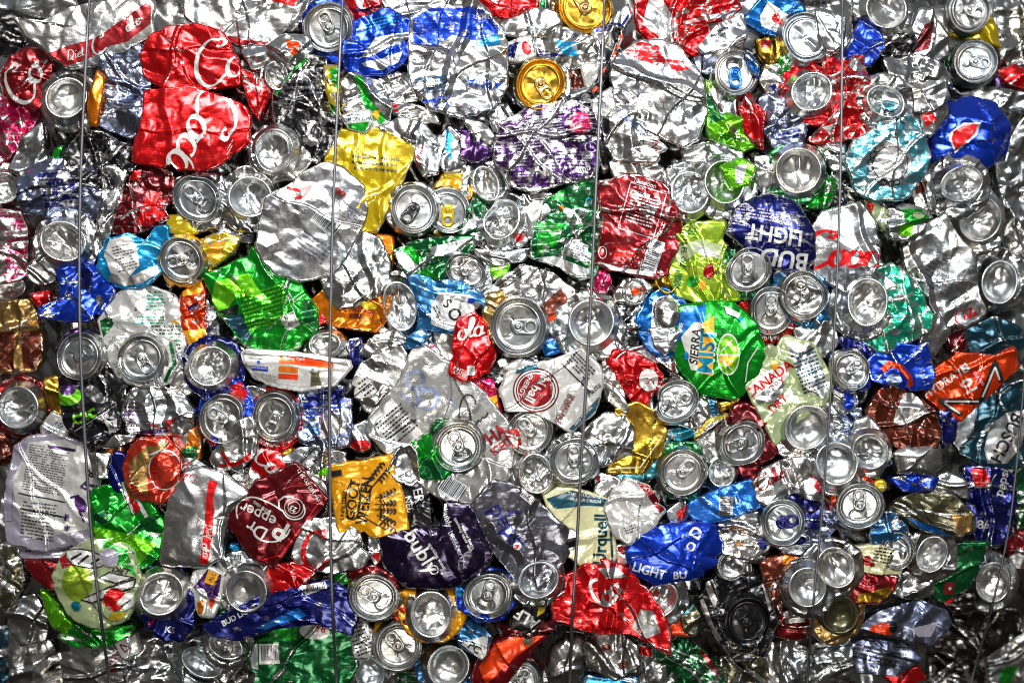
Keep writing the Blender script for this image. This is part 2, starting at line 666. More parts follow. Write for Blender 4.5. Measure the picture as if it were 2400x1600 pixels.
# ------------------------------------------------------------------ can ends
LID_R = np.array([0, .1, .2, .3, .4, .48, .56, .64, .70, .735, .76, .785, .81, .835, .855, .875, .895, .915, .935, .955, .975, .99, 1.005, 1.02, 1.03, 1.045, 1.09, 1.13, 1.16])
LID_H = np.array([0, 0, 0, 0, 0, 0, 0, 0, 0, .8, 1.7, 1.8, .8, -1.6, -4.2, -6, -5, -2, 2, 5, 6.5, 6.5, 5.5, 3, -.5, -4, -7, -11, -20])
BASE_R = np.array([0, .08, .16, .24, .32, .40, .46, .52, .57, .61, .645, .675, .70, .725, .75, .775, .80, .83, .87, .92, .97, 1.0])
BASE_H = np.array([-17, -17, -16.5, -15.8, -14.6, -13, -11.5, -9.5, -7, -4, -1, 1.2, 2.2, 2.2, 1.0, -1.5, -4, -6.5, -9.5, -13, -18, -27])


def disc(name, fr, cx, cy, r, hz, RR, HH, m, parent, seed, ratio=1., axis=0., tilt=(0, 0), rot=0., mouth=None, dent=.06, cr=0., ndent=2, seg=84):
    rs = np.random.RandomState(seed)
    th = np.linspace(0, 2 * math.pi, seg, endpoint=False)
    rr = RR[1:]
    t, q = np.meshgrid(th, rr)
    dr = np.ones_like(th)
    bend = np.zeros_like(th)
    for _ in range(ndent):
        a = rs.uniform(0, 6.28)
        w = rs.uniform(.25, .7)
        g = np.exp(-((np.angle(np.exp(1j * (th - a)))) / w) ** 2)
        dr -= dent * rs.uniform(.3, 1.) * g
        bend += rs.uniform(-1, 1) * 45 * dent * g
    x = r * q * np.cos(t) * (1 + (dr - 1) * q ** 3)
    y = r * q * np.sin(t) * (1 + (dr - 1) * q ** 3)
    h = np.repeat(HH[1:, None], seg, 1) * (r / 54) + bend * q ** 3
    c0 = HH[0] * r / 54
    if mouth is not None:                      # score line of the pour opening, opposite the tab
        a, opened = mouth
        mx, my = -math.cos(a) * .37 * r, -math.sin(a) * .37 * r
        u = (x - mx) * math.cos(a) + (y - my) * math.sin(a)
        v = -(x - mx) * math.sin(a) + (y - my) * math.cos(a)
        e = np.hypot(u / (.27 * r), v / (.34 * r))
        h = h - 1.6 * np.exp(-((e - 1) / .09) ** 2)
        if opened:
            h = h - 20 * np.clip((1.0 - e) / .14, 0, 1)
    if cr:
        lim = np.clip((.70 - q) / .2, 0, 1) if HH is BASE_H else np.clip((.8 - q) / .3, 0, 1)
        h = h + cr * lim * (7 * lattice(x, y, 34, rs) + 2.6 * lattice(x, y, 15, rs))
        for _ in range(2):                     # a sharp dent ridge across the end
            a = rs.uniform(0, 6.28)
            d = x * math.cos(a) + y * math.sin(a) - rs.uniform(-.3, .3) * r
            h = h + cr * lim * rs.uniform(-9, 9) * np.maximum(0, 1 - abs(d) / rs.uniform(9, 20))
    c_, s_ = math.cos(axis), math.sin(axis)
    u, v = x * c_ + y * s_, (-x * s_ + y * c_) * ratio
    x, y = u * c_ - v * s_, u * s_ + v * c_
    h = hz + h + tilt[0] * x + tilt[1] * y
    P = np.concatenate([fr.pts(np.array([cx]), np.array([cy]), np.array([hz + c0])),
                        fr.pts(cx + x.ravel(), cy - y.ravel(), h.ravel())])
    n = len(rr)
    idx = 1 + np.arange(n * seg).reshape(n, seg)
    nx = np.roll(idx, -1, 1)
    Q = np.stack([idx[:-1], idx[1:], nx[1:], nx[:-1]], -1).reshape(-1, 4)
    T = np.stack([np.zeros(seg, int), idx[0], nx[0]], -1)
    return new_obj(name, P, [Q, T], m, parent)


def pull_tab(fr, cx, cy, r, hz, ang, col, parent, tilt=(0, 0), lift=0.):
    k = r / 54
    n = 44
    hx = 20.
    th = np.linspace(0, 2 * math.pi, n, endpoint=False)
    # outer outline, star-shaped about the finger hole
    out = []
    for a in th:
        d = np.array([math.cos(a), math.sin(a)])
        lo, hi = 0, 60
        for _ in range(26):
            m_ = (lo + hi) / 2
            p = np.array([hx, 0]) + d * m_
            w = 12.2 + .05 * (p[0] - 4)
            inside = -13 <= p[0] <= 33 and abs(p[1]) <= w
            if inside and p[0] > 33 - w:
                inside = math.hypot(p[0] - (33 - w), p[1]) <= w
            if inside and p[0] < -2:
                inside = math.hypot((p[0] + 2) / 11.5, p[1] / 12) <= 1
            lo, hi = (m_, hi) if inside else (lo, m_)
        out.append(lo)
    out = np.array(out)
    hole = 1 / np.hypot(np.cos(th) / 7.0, np.sin(th) / 7.6)
    rings = [(out, 1.), (out, 4.2), (out - 1.6, 6.), (hole + (out - hole) * .62, 5.2), (hole + 3, 5.4), (hole + .9, 6.2), (hole, 4.6), (hole, 1.)]
    P, Fq = [], []
    for i, (rad, h) in enumerate(rings):
        x, y = hx + rad * np.cos(th), rad * np.sin(th)
        near = np.hypot(x, y)
        hh = h - 2.4 * np.exp(-((near - 8.2) / 2.2) ** 2) * (h > 4)
        P.append(np.stack([x, y, hh], 1))
    for i in range(len(rings) - 1):
        a = np.arange(n) + i * n
        b = a + n
        Fq.append(np.stack([a, np.roll(a, -1), np.roll(b, -1), b], -1))
    base = n * len(rings)
    m = 20
    ph = np.linspace(0, 2 * math.pi, m, endpoint=False)
    rv = [(8.6, 4.6), (7.6, 6.4), (6.4, 5.0), (5.2, 5.4), (4.4, 8.2), (2.6, 9.2), (.6, 8.6)]
    for i, (rad, h) in enumerate(rv):
        P.append(np.stack([rad * np.cos(ph), rad * np.sin(ph), np.full(m, h)], 1))
        if i:
            a = base + np.arange(m) + (i - 1) * m
            b = a + m
            Fq.append(np.stack([a, np.roll(a, -1), np.roll(b, -1), b], -1))
    P = np.concatenate(P)
    c, s = math.cos(ang), math.sin(ang)
    x = (P[:, 0] * c - P[:, 1] * s) * k * 1.14
    y = (P[:, 0] * s + P[:, 1] * c) * k * 1.14
    h = hz + P[:, 2] * k + tilt[0] * x + tilt[1] * y + lift * np.maximum(P[:, 0], 0)
    return new_obj("pull_tab", fr.pts(cx + x, cy - y, h), Fq, mat(col, .1, "lid"), parent)


# ------------------------------------------------------------------ one thing
LAYER = 13.
_seen = [0]


def can(label, L, body, col="S", art=(), lid=None, base=None, cr=1., dome=4., edge=4., wear=.3, sm=1, name="crushed_can",
        cat="can", grp=None, jag=.026, folds=None, wear_art=None, bodyz=0.):
    _seen[0] += 1
    seed = 1000 + _seen[0] * 37
    rnd = random.Random(seed)
    z = L * LAYER + rnd.uniform(-2, 2)
    end = lid or base
    if body is None:                                   # the crushed wall that shows around a can end
        cx, cy, r = end[:3]
        a = rnd.uniform(0, 6.28)
        o = r * rnd.uniform(.05, .16)
        body = (cx + o * math.cos(a), cy + o * math.sin(a), r * rnd.uniform(1.08, 1.2), r * rnd.uniform(1.02, 1.14), rnd.uniform(0, 180))
    F = Field(body, seed, cr, dome if not end else 4., edge if not end else 7., -14. + bodyz if end else 0., jag if not end else .03, folds, sm)
    if end:
        F.sink = (end[0], end[1], end[2] * (.9 if lid else .8))
        fr = Frame(end[0], end[1], z)
    else:
        fr = Frame(F.c[0], F.c[1], z)
    bm_ = mat(col, wear, "ink")
    if not end and not art:
        o = sheet(name, F, fr, bm_, None, loc=fr.loc)
        root = o
    else:
        root = bpy.data.objects.new(name, None)
        root.empty_display_size = .01
        COL.objects.link(root)
        root.location = fr.loc
        b = sheet("body", F, fr, bm_, root)
        if art:
            printing(F, fr, art, b, min(.6, wear + .1) if wear_art is None else wear_art, seed + 5)
    if lid:
        cx, cy, r, tab = lid[:4]
        kw = lid[4] if len(lid) > 4 else {}
        lc = kw.get("col", "GR")
        ratio = kw.get("ratio", rnd.uniform(.90, .98))
        axis = math.radians(kw.get("axis", rnd.uniform(0, 180)))
        tilt = kw.get("tilt", (rnd.uniform(-.14, .14), rnd.uniform(-.14, .14)))
        lo = disc("lid", fr, cx, cy, r * 1.01, 3., LID_R, LID_H, mat(lc, .15, "lid"), root, seed + 1, ratio, axis, tilt,
                  mouth=(math.radians(tab), kw.get("open", False)) if tab is not None else None,
                  dent=kw.get("dent", .07), cr=kw.get("cr", .22), ndent=kw.get("nd", 3))
        if tab is not None:
            pull_tab(fr, cx, cy, r, 3. + kw.get("up", 0), math.radians(tab), kw.get("tab", lc), lo, tilt, kw.get("lift", .0))
    if base:
        cx, cy, r = base[:3]
        kw = base[3] if len(base) > 3 else {}
        ratio = kw.get("ratio", rnd.uniform(.86, .97))
        axis = math.radians(kw.get("axis", rnd.uniform(0, 180)))
        tilt = kw.get("tilt", (rnd.uniform(-.16, .16), rnd.uniform(-.16, .16)))
        disc("base", fr, cx, cy, r * 1.04, 13., BASE_R, BASE_H, mat(kw.get("col", "S"), .15, "lid"), root, seed + 2, ratio, axis, tilt,
             dent=kw.get("dent", .07), cr=kw.get("cr", .8), ndent=3)
    root["label"] = label
    root["category"] = cat
    if grp:
        root["group"] = grp
    return root
# ------------------------------------------------------------------ the bale, region by region (photo pixels, 2400 x 1600)
# ---- upper rows, first wire and the red cola cans
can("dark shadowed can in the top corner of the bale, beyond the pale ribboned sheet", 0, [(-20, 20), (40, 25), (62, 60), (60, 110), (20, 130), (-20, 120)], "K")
can("large pale silver diet cola can with a long red ribbon carrying white script", 2,
    [(35, 40), (90, 55), (170, 18), (250, 5), (335, -5), (356, 12), (354, 82), (300, 112), (245, 145), (165, 158), (112, 122), (60, 82)], "CH", [
        ("p", [(108, 128), (160, 108), (205, 96), (248, 76), (300, 40), (346, 6), (356, 14), (354, 56), (300, 98), (258, 108), (205, 140), (158, 154), (118, 150)], "DR"),
        ("s", "oke", 312, 56, 22, 34, "W", .2), ("s", "C", 232, 110, 30, 22, "W", .17), ("s", "Diet", 178, 128, 18, 18, "W", .14)], cr=.45, wear=.15)
can("shallow grey silver dish lying on the pale ribboned can", 3, (105, 12, 72, 30, 0), "S", cr=.5)
can("squashed red cola can with blurred white script beside a can bottom", 1,
    [(4, 172), (18, 135), (60, 112), (112, 116), (124, 142), (118, 182), (102, 205), (96, 250), (70, 256), (42, 236), (8, 218)], "DR",
    [("s", "Co", 62, 190, 60, 60, "W", .16)], cr=.8, wear=.2)
can("rounded silver can bottom beside the orange strip, under the first wire", 2, None, "S", base=(160, 232, 64, dict(ratio=.95, cr=.5)))
can("narrow orange strip of can wall standing beside the first wire", 3, [(226, 164), (243, 182), (236, 232), (228, 292), (209, 290), (205, 246), (214, 202)], "O", cr=.5, wear=.05)
can("crumpled silver can wall with rows of small print behind the orange strip", 1,
    [(240, 130), (330, 108), (352, 170), (346, 262), (330, 312), (296, 322), (246, 302), (225, 290), (230, 200)], "SV",
    [("f", 288, 175, 70, 90, 4, 12, "GY"), ("f", 290, 255, 80, 40, -4, 5, "GY")], cr=1.1)
can("pinkish red crumpled can at the edge under the squashed cola can", 0, [(-10, 225), (40, 236), (92, 262), (70, 330), (48, 348), (-10, 384)], "PK", cr=1.4, wear=.4)
can("crushed silver rag of metal between the pink can and a green sliver", 0, [(48, 330), (98, 285), (112, 380), (70, 425), (20, 395)], "S", cr=1.3)
can("black crinkled foil can below the orange strip", 1, [(190, 308), (240, 312), (312, 350), (322, 382), (270, 442), (200, 432), (148, 392), (160, 340)], "K", cr=1.3, wear=.4)
can("thin bright green sliver poking out of black foil", 2, [(114, 382), (134, 345), (149, 342), (130, 384)], "G", cr=.3, name="can_scrap", cat="scrap")
can("blue tinted silver can crinkled all over, behind the first wire", 2, [(45, 402), (110, 374), (200, 370), (236, 420), (254, 472), (240, 508), (180, 528), (100, 502), (52, 496)], "SV", cr=1.6,
    art=[("p", [(95, 410), (180, 392), (190, 480), (110, 490)], "N")], wear_art=.75)
can("dark crinkled strip slanting between the blue tinted can and the maroon can", 1, [(246, 400), (304, 378), (288, 450), (268, 520), (248, 582), (220, 604), (214, 560), (238, 490)], "GY", cr=1.5, wear=.6)
can("small rounded silver can bottom at the very edge below the pink can", 0, None, "S", base=(14, 442, 48, dict(cr=.5)))
can("magenta and silver can end cut by the photo edge", 2, [(-15, 494), (50, 498), (66, 550), (66, 622), (56, 650), (-15, 668)], "PK", cr=1.3, wear=.7)
can("broad dented can bottom crossed by the first wire", 3, None, "S", base=(152, 566, 70, dict(ratio=.86, axis=-25, cr=.9)))
can("small grey silver cup below the wire crossed can bottom", 1, (98, 636, 34, 30, 0), "S", cr=.6, dome=-8)
can("ultramarine crumpled can under the first wire, scrunched like paper", 1,
    [(122, 610), (170, 612), (230, 628), (272, 680), (252, 722), (215, 748), (150, 752), (95, 740), (98, 716), (142, 700), (142, 668)], "B",
    [("q", 205, 655, 34, 44, -8, "N"), ("e", 238, 705, 9, 14, 20, "GY")], cr=1.3, wear=.3)
can("small crumpled red scrap beside the ultramarine can", 2, [(70, 690), (115, 680), (120, 716), (94, 724)], "R", cr=1.2, name="can_scrap", cat="scrap")
can("grey silver dished can bottom tucked above the tan can", 0, None, "GR", base=(22, 676, 58, dict(ratio=.6, axis=10)))
can("tan and brown can with a pale stripe at the photo edge", 2, [(-15, 712), (76, 704), (96, 770), (102, 832), (80, 866), (-15, 872)], "TN",
    [("p", [(-12, 778), (96, 776), (102, 832), (80, 862), (-12, 868)], "BR"), ("q", 46, 818, 20, 90, 0, "TN")], cr=.9)
can("sky blue can with a white nutrition panel facing out", 2,
    [(254, 560), (300, 548), (340, 566), (360, 532), (391, 534), (393, 562), (376, 640), (340, 666), (290, 673), (250, 656), (230, 626), (240, 592)], "LB",
    [("p", [(258, 562), (300, 552), (322, 575), (330, 622), (300, 655), (262, 640), (246, 600)], "W"), ("f", 296, 604, 48, 64, 14, 9, "GY"), ("p", [(262, 640), (300, 652), (370, 620), (372, 640), (335, 664), (292, 671), (255, 658)], "CH")], cr=.8, wear=.15)
can("white can with washed green print, above the lid marked by a double ring", 1,
    [(276, 690), (330, 672), (400, 688), (426, 720), (433, 850), (410, 872), (330, 872), (245, 802), (236, 752)], "W",
    [("f", 365, 705, 40, 50, 0, 6, "T"), ("f", 355, 750, 60, 20, 0, 3, "T"), ("f", 390, 790, 70, 60, 0, 7, "DG"), ("p", [(236, 752), (262, 740), (268, 760), (244, 790)], "DG"), ("e", 412, 754, 9, 5, 0, "YO")], cr=.9, wear=.45,)
can("intact lid with a tilted pull tab, white and green can around it", 3, [(262, 790), (330, 770), (400, 800), (412, 850), (385, 900), (320, 905), (262, 880), (250, 830)], "W",
    lid=(332, 840, 57, -55, dict(cr=.12)), art=[("l", [(398, 800), (408, 850), (385, 895)], 8, "DG")])
can("lid with a wide ring pull, ringed by bright yellow can wall", 3, [(368, 620), (385, 565), (440, 548), (478, 580), (488, 640), (440, 668), (392, 668)], "YO", lid=(428, 609, 55, 190, dict(cr=.2, open=True)))
can("squared off lid sunk into a silver can below the red cola can", 2, [(408, 420), (450, 400), (515, 405), (530, 470), (505, 530), (450, 540), (412, 490)], "S", lid=(464, 467, 58, 135, dict(open=True, dent=.12)))
can("maroon crumpled can with a bright red flap", 1,
    [(308, 402), (340, 388), (400, 400), (407, 450), (386, 490), (396, 512), (345, 536), (318, 548), (266, 548), (280, 490)], "MR",
    [("p", [(345, 452), (375, 450), (392, 505), (345, 532), (322, 530), (335, 490)], "R"), ("p", [(306, 404), (332, 396), (328, 418), (306, 422)], "R")], cr=1.3, wear=.35)
can("acid yellow scrap beside the squared off lid", 1, [(392, 504), (440, 508), (462, 546), (420, 552), (392, 542)], "Y", cr=.7, name="can_scrap", cat="scrap")
can("yellow and gold crumpled can right above the bright green flattened can", 1, [(468, 560), (520, 545), (560, 556), (545, 590), (500, 625), (486, 610), (478, 580)], "Y", [("p", [(490, 575), (530, 560), (520, 600), (495, 610)], "YO")], cr=1.3, wear=.4)
can("dark grey folded scrap with a red corner under two can ends", 0, [(470, 525), (540, 490), (600, 520), (590, 570), (520, 560)], "GY", [("p", [(472, 528), (502, 522), (490, 545), (470, 545)], "DR")], cr=1.1)
can("bright can bottom with a folded rim next to the squared off lid", 2, None, "S", base=(588, 462, 66, dict(ratio=.95, cr=1.1, dent=.12)))
can("large deeply creased can bottom under the black can", 3, [(572, 330), (620, 292), (665, 305), (722, 350), (726, 378), (690, 415), (640, 425), (590, 390)], "S", base=(644, 356, 66, dict(cr=1.2, dent=.1, ratio=.92)), cr=.6)
can("wide flat silver light beer can with scraped faces and a black barcode", 3,
    [(600, 570), (614, 506), (628, 462), (690, 428), (730, 400), (765, 384), (802, 396), (846, 440), (859, 490), (832, 560), (776, 642), (710, 654), (650, 642), (612, 604)], "CH",
    [("T", "HT", 645, 480, 36, 52, "GY"), ("T", "LIGHT", 806, 482, 17, -40, "GY"), ("f", 822, 505, 60, 34, -40, 5, "GY"), ("q", 765, 522, 66, 40, -38, "CH"), ("b", 765, 522, 62, 36, -38, "K"),
     ("l", [(672, 440), (700, 446), (728, 436), (712, 460), (690, 466)], 7, "R"), ("s", "oo", 800, 448, 22, -35, "R", .16), ("f", 735, 580, 80, 50, -35, 5, "GY")], cr=.45, wear=.35, wear_art=.25)
can("dull silver can with a buckled round end under the flat light beer can", 2,
    [(752, 650), (800, 580), (850, 546), (890, 560), (912, 610), (913, 652), (882, 692), (832, 717), (790, 721), (764, 690)], "S", [("f", 830, 650, 46, 30, -10, 5, "GY")], cr=.8, wear=.4)
can("plain lemon yellow flattened sheet with sharp folded edges", 2.4,
    [(768, 372), (800, 306), (846, 314), (880, 302), (973, 342), (966, 372), (930, 442), (886, 536), (852, 542), (800, 470), (762, 402)], "Y",
    [("f", 880, 385, 110, 40, -4, 3, "OL")], cr=.5, wear=.3, sm=0, folds=3)
can("bright green flattened can with a small barcode label", 2,
    [(479, 646), (560, 614), (592, 580), (612, 612), (652, 646), (700, 660), (736, 726), (739, 762), (720, 792), (690, 817), (600, 822), (570, 802), (540, 762), (508, 722)], "G",
    [("p", [(505, 660), (585, 640), (620, 700), (560, 690), (520, 740), (495, 700)], "LG"), ("p", [(520, 745), (568, 735), (590, 790), (572, 802), (540, 765)], "TG"), ("p", [(510, 730), (560, 712), (556, 738), (528, 738)], "K"),
     ("f", 625, 720, 110, 90, 16, 9, "LG"), ("q", 683, 752, 34, 36, 25, "W"), ("b", 683, 752, 32, 34, 25, "K"), ("p", [(715, 700), (736, 728), (739, 762), (722, 770), (708, 730)], "DG")], cr=.75, wear=.2)
can("orange can printed with blossoms peeping out under the dull silver can", 1, [(733, 702), (800, 640), (868, 552), (922, 555), (914, 642), (906, 742), (880, 776), (780, 762), (742, 742)], "O",
    [("t", "LINES", 855, 726, 15, -8, "DR"), ("e", 866, 716, 20, 9, -15, "Y"), ("t", "S", 893, 752, 9, -10, "K"), ("p", [(820, 735), (850, 735), (845, 748), (818, 745)], "BR")], cr=.6, wear=.15)
can("small flat red triangle between green and orange cans", 1, [(728, 768), (741, 722), (769, 752)], "R", cr=.2, sm=0, name="can_scrap", cat="scrap")
can("tall oval can bottom beside the blossom orange can", 1, None, "S", base=(938, 718, 76, dict(ratio=.68, axis=100, cr=1.1)))
can("orange and red crumpled can with dark violet flecks beside the green can", 1, [(424, 692), (470, 650), (482, 692), (476, 760), (492, 802), (445, 818), (428, 762)], "OR",
    [("p", [(428, 660), (478, 655), (470, 688), (430, 695)], "YO"), ("p", [(440, 718), (468, 708), (450, 735)], "P"), ("p", [(432, 775), (480, 770), (488, 805), (445, 812)], "YO")], cr=1.2, wear=.2)
can("grey strip of small print squeezed between the orange crumple and green can", 0, [(478, 692), (505, 720), (516, 790), (486, 812), (470, 740)], "CH", [("f", 493, 752, 26, 90, 5, 9, "GY")], cr=1.)
can("lid with a black pull tab lying beside the yellow sheet", 3, None, "S", lid=(969, 490, 57, 235, dict(tab="K", cr=.15)))
can("lid with a yellow pull tab under crumpled yellow can wall", 2, [(1018, 440), (1035, 412), (1075, 420), (1108, 440), (1100, 470), (1112, 520), (1065, 555), (1015, 545)], "YO", lid=(1050, 494, 55, 268, dict(tab="Y", col="S", cr=.1)))
can("deep green and silver rag beside the yellow tabbed lid", 2, [(1092, 512), (1110, 458), (1142, 490), (1136, 542), (1085, 562), (1072, 542)], "DG", [("p", [(1085, 520), (1120, 508), (1130, 525), (1085, 550)], "CH")], cr=1.4, wear=.35)
can("green and silver leafy printed can torn to a point", 2, [(926, 586), (960, 568), (1020, 558), (1112, 553), (1112, 582), (1060, 622), (1036, 657), (965, 646), (930, 612)], "DG",
    [("p", [(928, 588), (945, 590), (985, 625), (965, 645), (932, 612)], "CH"), ("p", [(940, 580), (970, 575), (990, 610), (975, 620)], "G"), ("p", [(1010, 580), (1108, 556), (1070, 600), (1010, 600)], "CH"), ("p", [(998, 625), (1030, 655), (1020, 655), (985, 640)], "G")], cr=1.2, wear=.4)
can("buckled open silver can mouth with a creased throat", 3, None, "S", base=(1176, 515, 66, dict(ratio=.8, axis=60, cr=1.9, dent=.16)))
can("half hidden oval can bottom under the purple can", 1, None, "S", base=(1140, 432, 56, dict(ratio=.68, axis=110, cr=1.1)))
can("folded silver lip of a can below the buckled mouth", 2, [(1108, 582), (1180, 590), (1242, 580), (1228, 612), (1160, 622), (1122, 602)], "S", cr=.8)
can("flat leaf green wedge beside a dented lid", 1, [(1143, 612), (1198, 612), (1188, 642), (1154, 658)], "LG", [("t", "USA", 1180, 625, 8, 30, "W")], cr=.3, sm=0, name="can_scrap", cat="scrap")
can("small dented lid with a crushed tab above the steel blue can", 2, [(1040, 600), (1090, 585), (1150, 625), (1152, 670), (1120, 690), (1060, 670)], "S", lid=(1092, 634, 50, 40, dict(ratio=.8, axis=-30, dent=.14, cr=.6)))
can("steel blue can with a white disc and dark letters", 2, [(956, 640), (1030, 655), (1080, 660), (1142, 700), (1122, 722), (1076, 772), (1040, 777), (980, 768), (986, 732), (974, 692)], "SB",
    [("p", [(1010, 760), (1012, 715), (1030, 685), (1100, 690), (1125, 715), (1075, 770), (1045, 772)], "CH"), ("T", "S", 1048, 712, 22, -40, "K"), ("T", "O", 1065, 738, 28, -40, "K"), ("f", 1028, 735, 40, 14, -65, 2, "GY"), ("e", 1105, 705, 9, 6, 0, "B")], cr=.7, wear=.2)
can("red cola can with white script and a tiny white nutrition box", 3,
    [(1080, 746), (1112, 734), (1138, 760), (1146, 800), (1162, 832), (1140, 872), (1090, 892), (1054, 872), (1064, 812), (1066, 772)], "R",
    [("s", "ola", 1105, 772, 36, 12, "W", .2), ("q", 1104, 868, 18, 22, 0, "W"), ("t", "0", 1104, 864, 10, -20, "K"), ("t", "PINT", 1075, 866, 8, -20, "W"), ("t", "CALO", 1078, 876, 8, -20, "W")], cr=.8, wear=.08)

# ---- upper middle
can("black crushed can with a green edge and horizontal scuffs", 2, [(640, 218), (720, 132), (766, 140), (772, 240), (802, 290), (780, 340), (740, 382), (690, 320), (640, 280)], "K",
    [("p", [(640, 222), (715, 133), (722, 146), (690, 170), (650, 220)], "G"), ("f", 710, 200, 90, 80, 0, 6, "GY")], cr=1., wear=.5)
can("red cola can with a domed dark top and half a white script word", 2,
    [(334, 122), (360, 85), (400, 64), (460, 58), (520, 80), (556, 140), (562, 200), (470, 208), (400, 216), (340, 172)], "R",
    [("s", "Co", 518, 152, 72, 16, "W", .15)], cr=.7, wear=.1)
can("flattened bright red cola can with a large white script word running upward", 3,
    [(340, 214), (440, 204), (560, 244), (579, 270), (576, 332), (505, 390), (400, 396), (314, 376), (318, 342), (336, 272)], "R",
    [("s", "Coca", 468, 318, 78, -118, "W", .17), ("s", "C", 418, 382, 46, -100, "W", .16), ("f", 540, 345, 40, 10, 60, 2, "W")], cr=.4, wear=.08, folds=2)
can("folded red can corner beside black foil, tapering down", 2, [(564, 160), (600, 178), (632, 214), (618, 250), (606, 282), (586, 250), (572, 200)], "R", [("l", [(572, 190), (600, 205), (618, 212)], 5, "W")], cr=.8)
can("pale silver sheet with a slim red band along the top row", 1, [(430, -12), (560, -12), (702, -12), (690, 22), (670, 66), (640, 100), (570, 108), (480, 72), (438, 40)], "CH",
    [("p", [(600, -8), (702, -8), (690, 18), (640, 5)], "R"), ("p", [(525, 82), (580, 96), (632, 98), (628, 112), (560, 106), (526, 92)], "DR")], cr=.6, wear=.3)
can("silver crinkled can with an orange red patch near the top lid", 2, [(628, 110), (660, 86), (722, 86), (732, 120), (680, 165), (640, 140)], "S", [("p", [(672, 98), (706, 104), (700, 128), (686, 134)], "OR")], cr=1.5, wear=.35)
can("creased silver scrap above the folded red corner", 0, [(560, 110), (625, 108), (640, 150), (590, 165)], "S", cr=1., name="can_scrap", cat="scrap")
can("small silver tube end beside the pale sheet in the top row", 1, [(672, 30), (728, -5), (735, 40), (705, 75), (672, 72)], "S", cr=.9)
can("round lid under the second wire with a royal blue wall", 3, [(705, 40), (730, 0), (800, -2), (835, 60), (826, 120), (790, 145), (745, 128)], "B", lid=(770, 66, 58, 112, dict(cr=.1, dent=.03)))
can("silver rim of a can bottom hidden behind the black can", 1, None, "S", base=(650, 180, 44, dict(ratio=.8)))
can("yellow and green speckled strip under the second wire", 2, [(758, 155), (796, 158), (794, 240), (802, 292), (776, 262), (764, 205)], "Y", [("p", [(775, 165), (794, 160), (792, 210), (780, 200)], "G"), ("p", [(770, 240), (792, 255), (800, 288), (780, 262)], "DG")], cr=1.3, wear=.35)
can("silver can with a bright green diagonal stripe", 2, [(800, 190), (830, 172), (890, 190), (915, 250), (905, 290), (860, 300), (805, 260)], "S", [("p", [(832, 180), (850, 182), (872, 240), (906, 280), (890, 290), (862, 262), (842, 215)], "G"), ("p", [(866, 262), (890, 258), (886, 282)], "YO")], cr=1.1, wear=.2)
can("pale label piece with blue green lettering hanging above the yellow sheet", 3, [(798, 270), (866, 258), (872, 290), (856, 311), (818, 300)], "W", [("t", "LEMON LIME", 838, 280, 9, 4, "TG"), ("f", 838, 270, 50, 5, 4, 1, "TG"), ("p", [(815, 292), (866, 286), (856, 310), (820, 301)], "G")], cr=.4, name="can_scrap", cat="scrap")
can("red crumpled can along the top row beside a silver dish", 1, [(808, -12), (895, -12), (886, 36), (840, 52), (808, 32)], "R", [("p", [(835, 0), (855, 5), (850, 28), (838, 20)], "CH")], cr=1.3)
can("silver curved dish at the top edge above the blue cans", 2, [(885, -12), (1025, -12), (1008, 20), (940, 34), (905, 18)], "S", cr=.6, dome=-6)
can("cobalt blue can with two silver slits like half shut eyes", 2, [(803, 112), (836, 50), (905, 20), (966, 52), (962, 90), (950, 142), (900, 172), (830, 178), (812, 160)], "B",
    [("p", [(848, 136), (880, 90), (958, 75), (962, 90), (912, 112), (866, 136)], "CH"), ("p", [(848, 150), (900, 138), (944, 120), (935, 145), (898, 168), (856, 158)], "CH"), ("f", 895, 55, 80, 30, 12, 4, "LB")], cr=.9, wear=.2)
can("big blue topped white water can with blue capital letters", 3,
    [(964, 42), (1010, 12), (1060, -6), (1110, 2), (1142, 30), (1167, 60), (1182, 105), (1184, 200), (1152, 250), (1080, 270), (1010, 252), (968, 205), (962, 148)], "CH",
    [("p", [(968, 44), (1010, 20), (1100, 18), (1140, 30), (1166, 62), (1168, 85), (1120, 98), (1060, 82), (1020, 110), (968, 104)], "B"), ("p", [(1112, 98), (1170, 84), (1172, 105), (1118, 114)], "LB"), ("t", "ARNA", 1135, 196, 22, 172, "B"),
     ("f", 1015, 120, 80, 26, 6, 4, "GY"), ("f", 1012, 200, 76, 40, 6, 5, "SB"), ("p", [(990, 236), (1055, 224), (1056, 232), (996, 242)], "B"), ("t", "330 MIL", 1128, 42, 9, -3, "W"), ("f", 1035, 248, 36, 14, 16, 2, "B")], cr=.85, wear=.42)
can("grey disc of silver can below the blue slit can", 1, [(880, 190), (930, 170), (970, 180), (980, 235), (930, 240), (895, 222)], "S", cr=1.2)
can("silver bow shaped fold below the water can", 1, [(900, 240), (960, 245), (1020, 262), (1030, 290), (970, 290), (925, 270)], "S", [("p", [(912, 240), (930, 245), (935, 265), (918, 260)], "R")], cr=1.1)
can("silver can with red lettering climbing beside the yellow sheet", 2, [(884, 302), (940, 275), (990, 290), (1022, 322), (1026, 402), (990, 412), (975, 385), (968, 340)], "S", [("t", "WORKS", 982, 375, 13, 78, "R"), ("q", 970, 328, 10, 22, 0, "K")], cr=.9, wear=.3)
can("silver can tinted with cyan patches next to a violet crumple", 1, [(1028, 320), (1055, 294), (1092, 340), (1092, 400), (1040, 402), (1024, 370)], "S", [("p", [(1045, 300), (1062, 320), (1058, 380), (1044, 350)], "LB")], cr=1.3, wear=.4)
can("dark violet crumpled can tucked beside the purple can", 1, [(1058, 302), (1120, 308), (1162, 335), (1152, 362), (1120, 380), (1070, 372)], "P", cr=1.2, wear=.45)
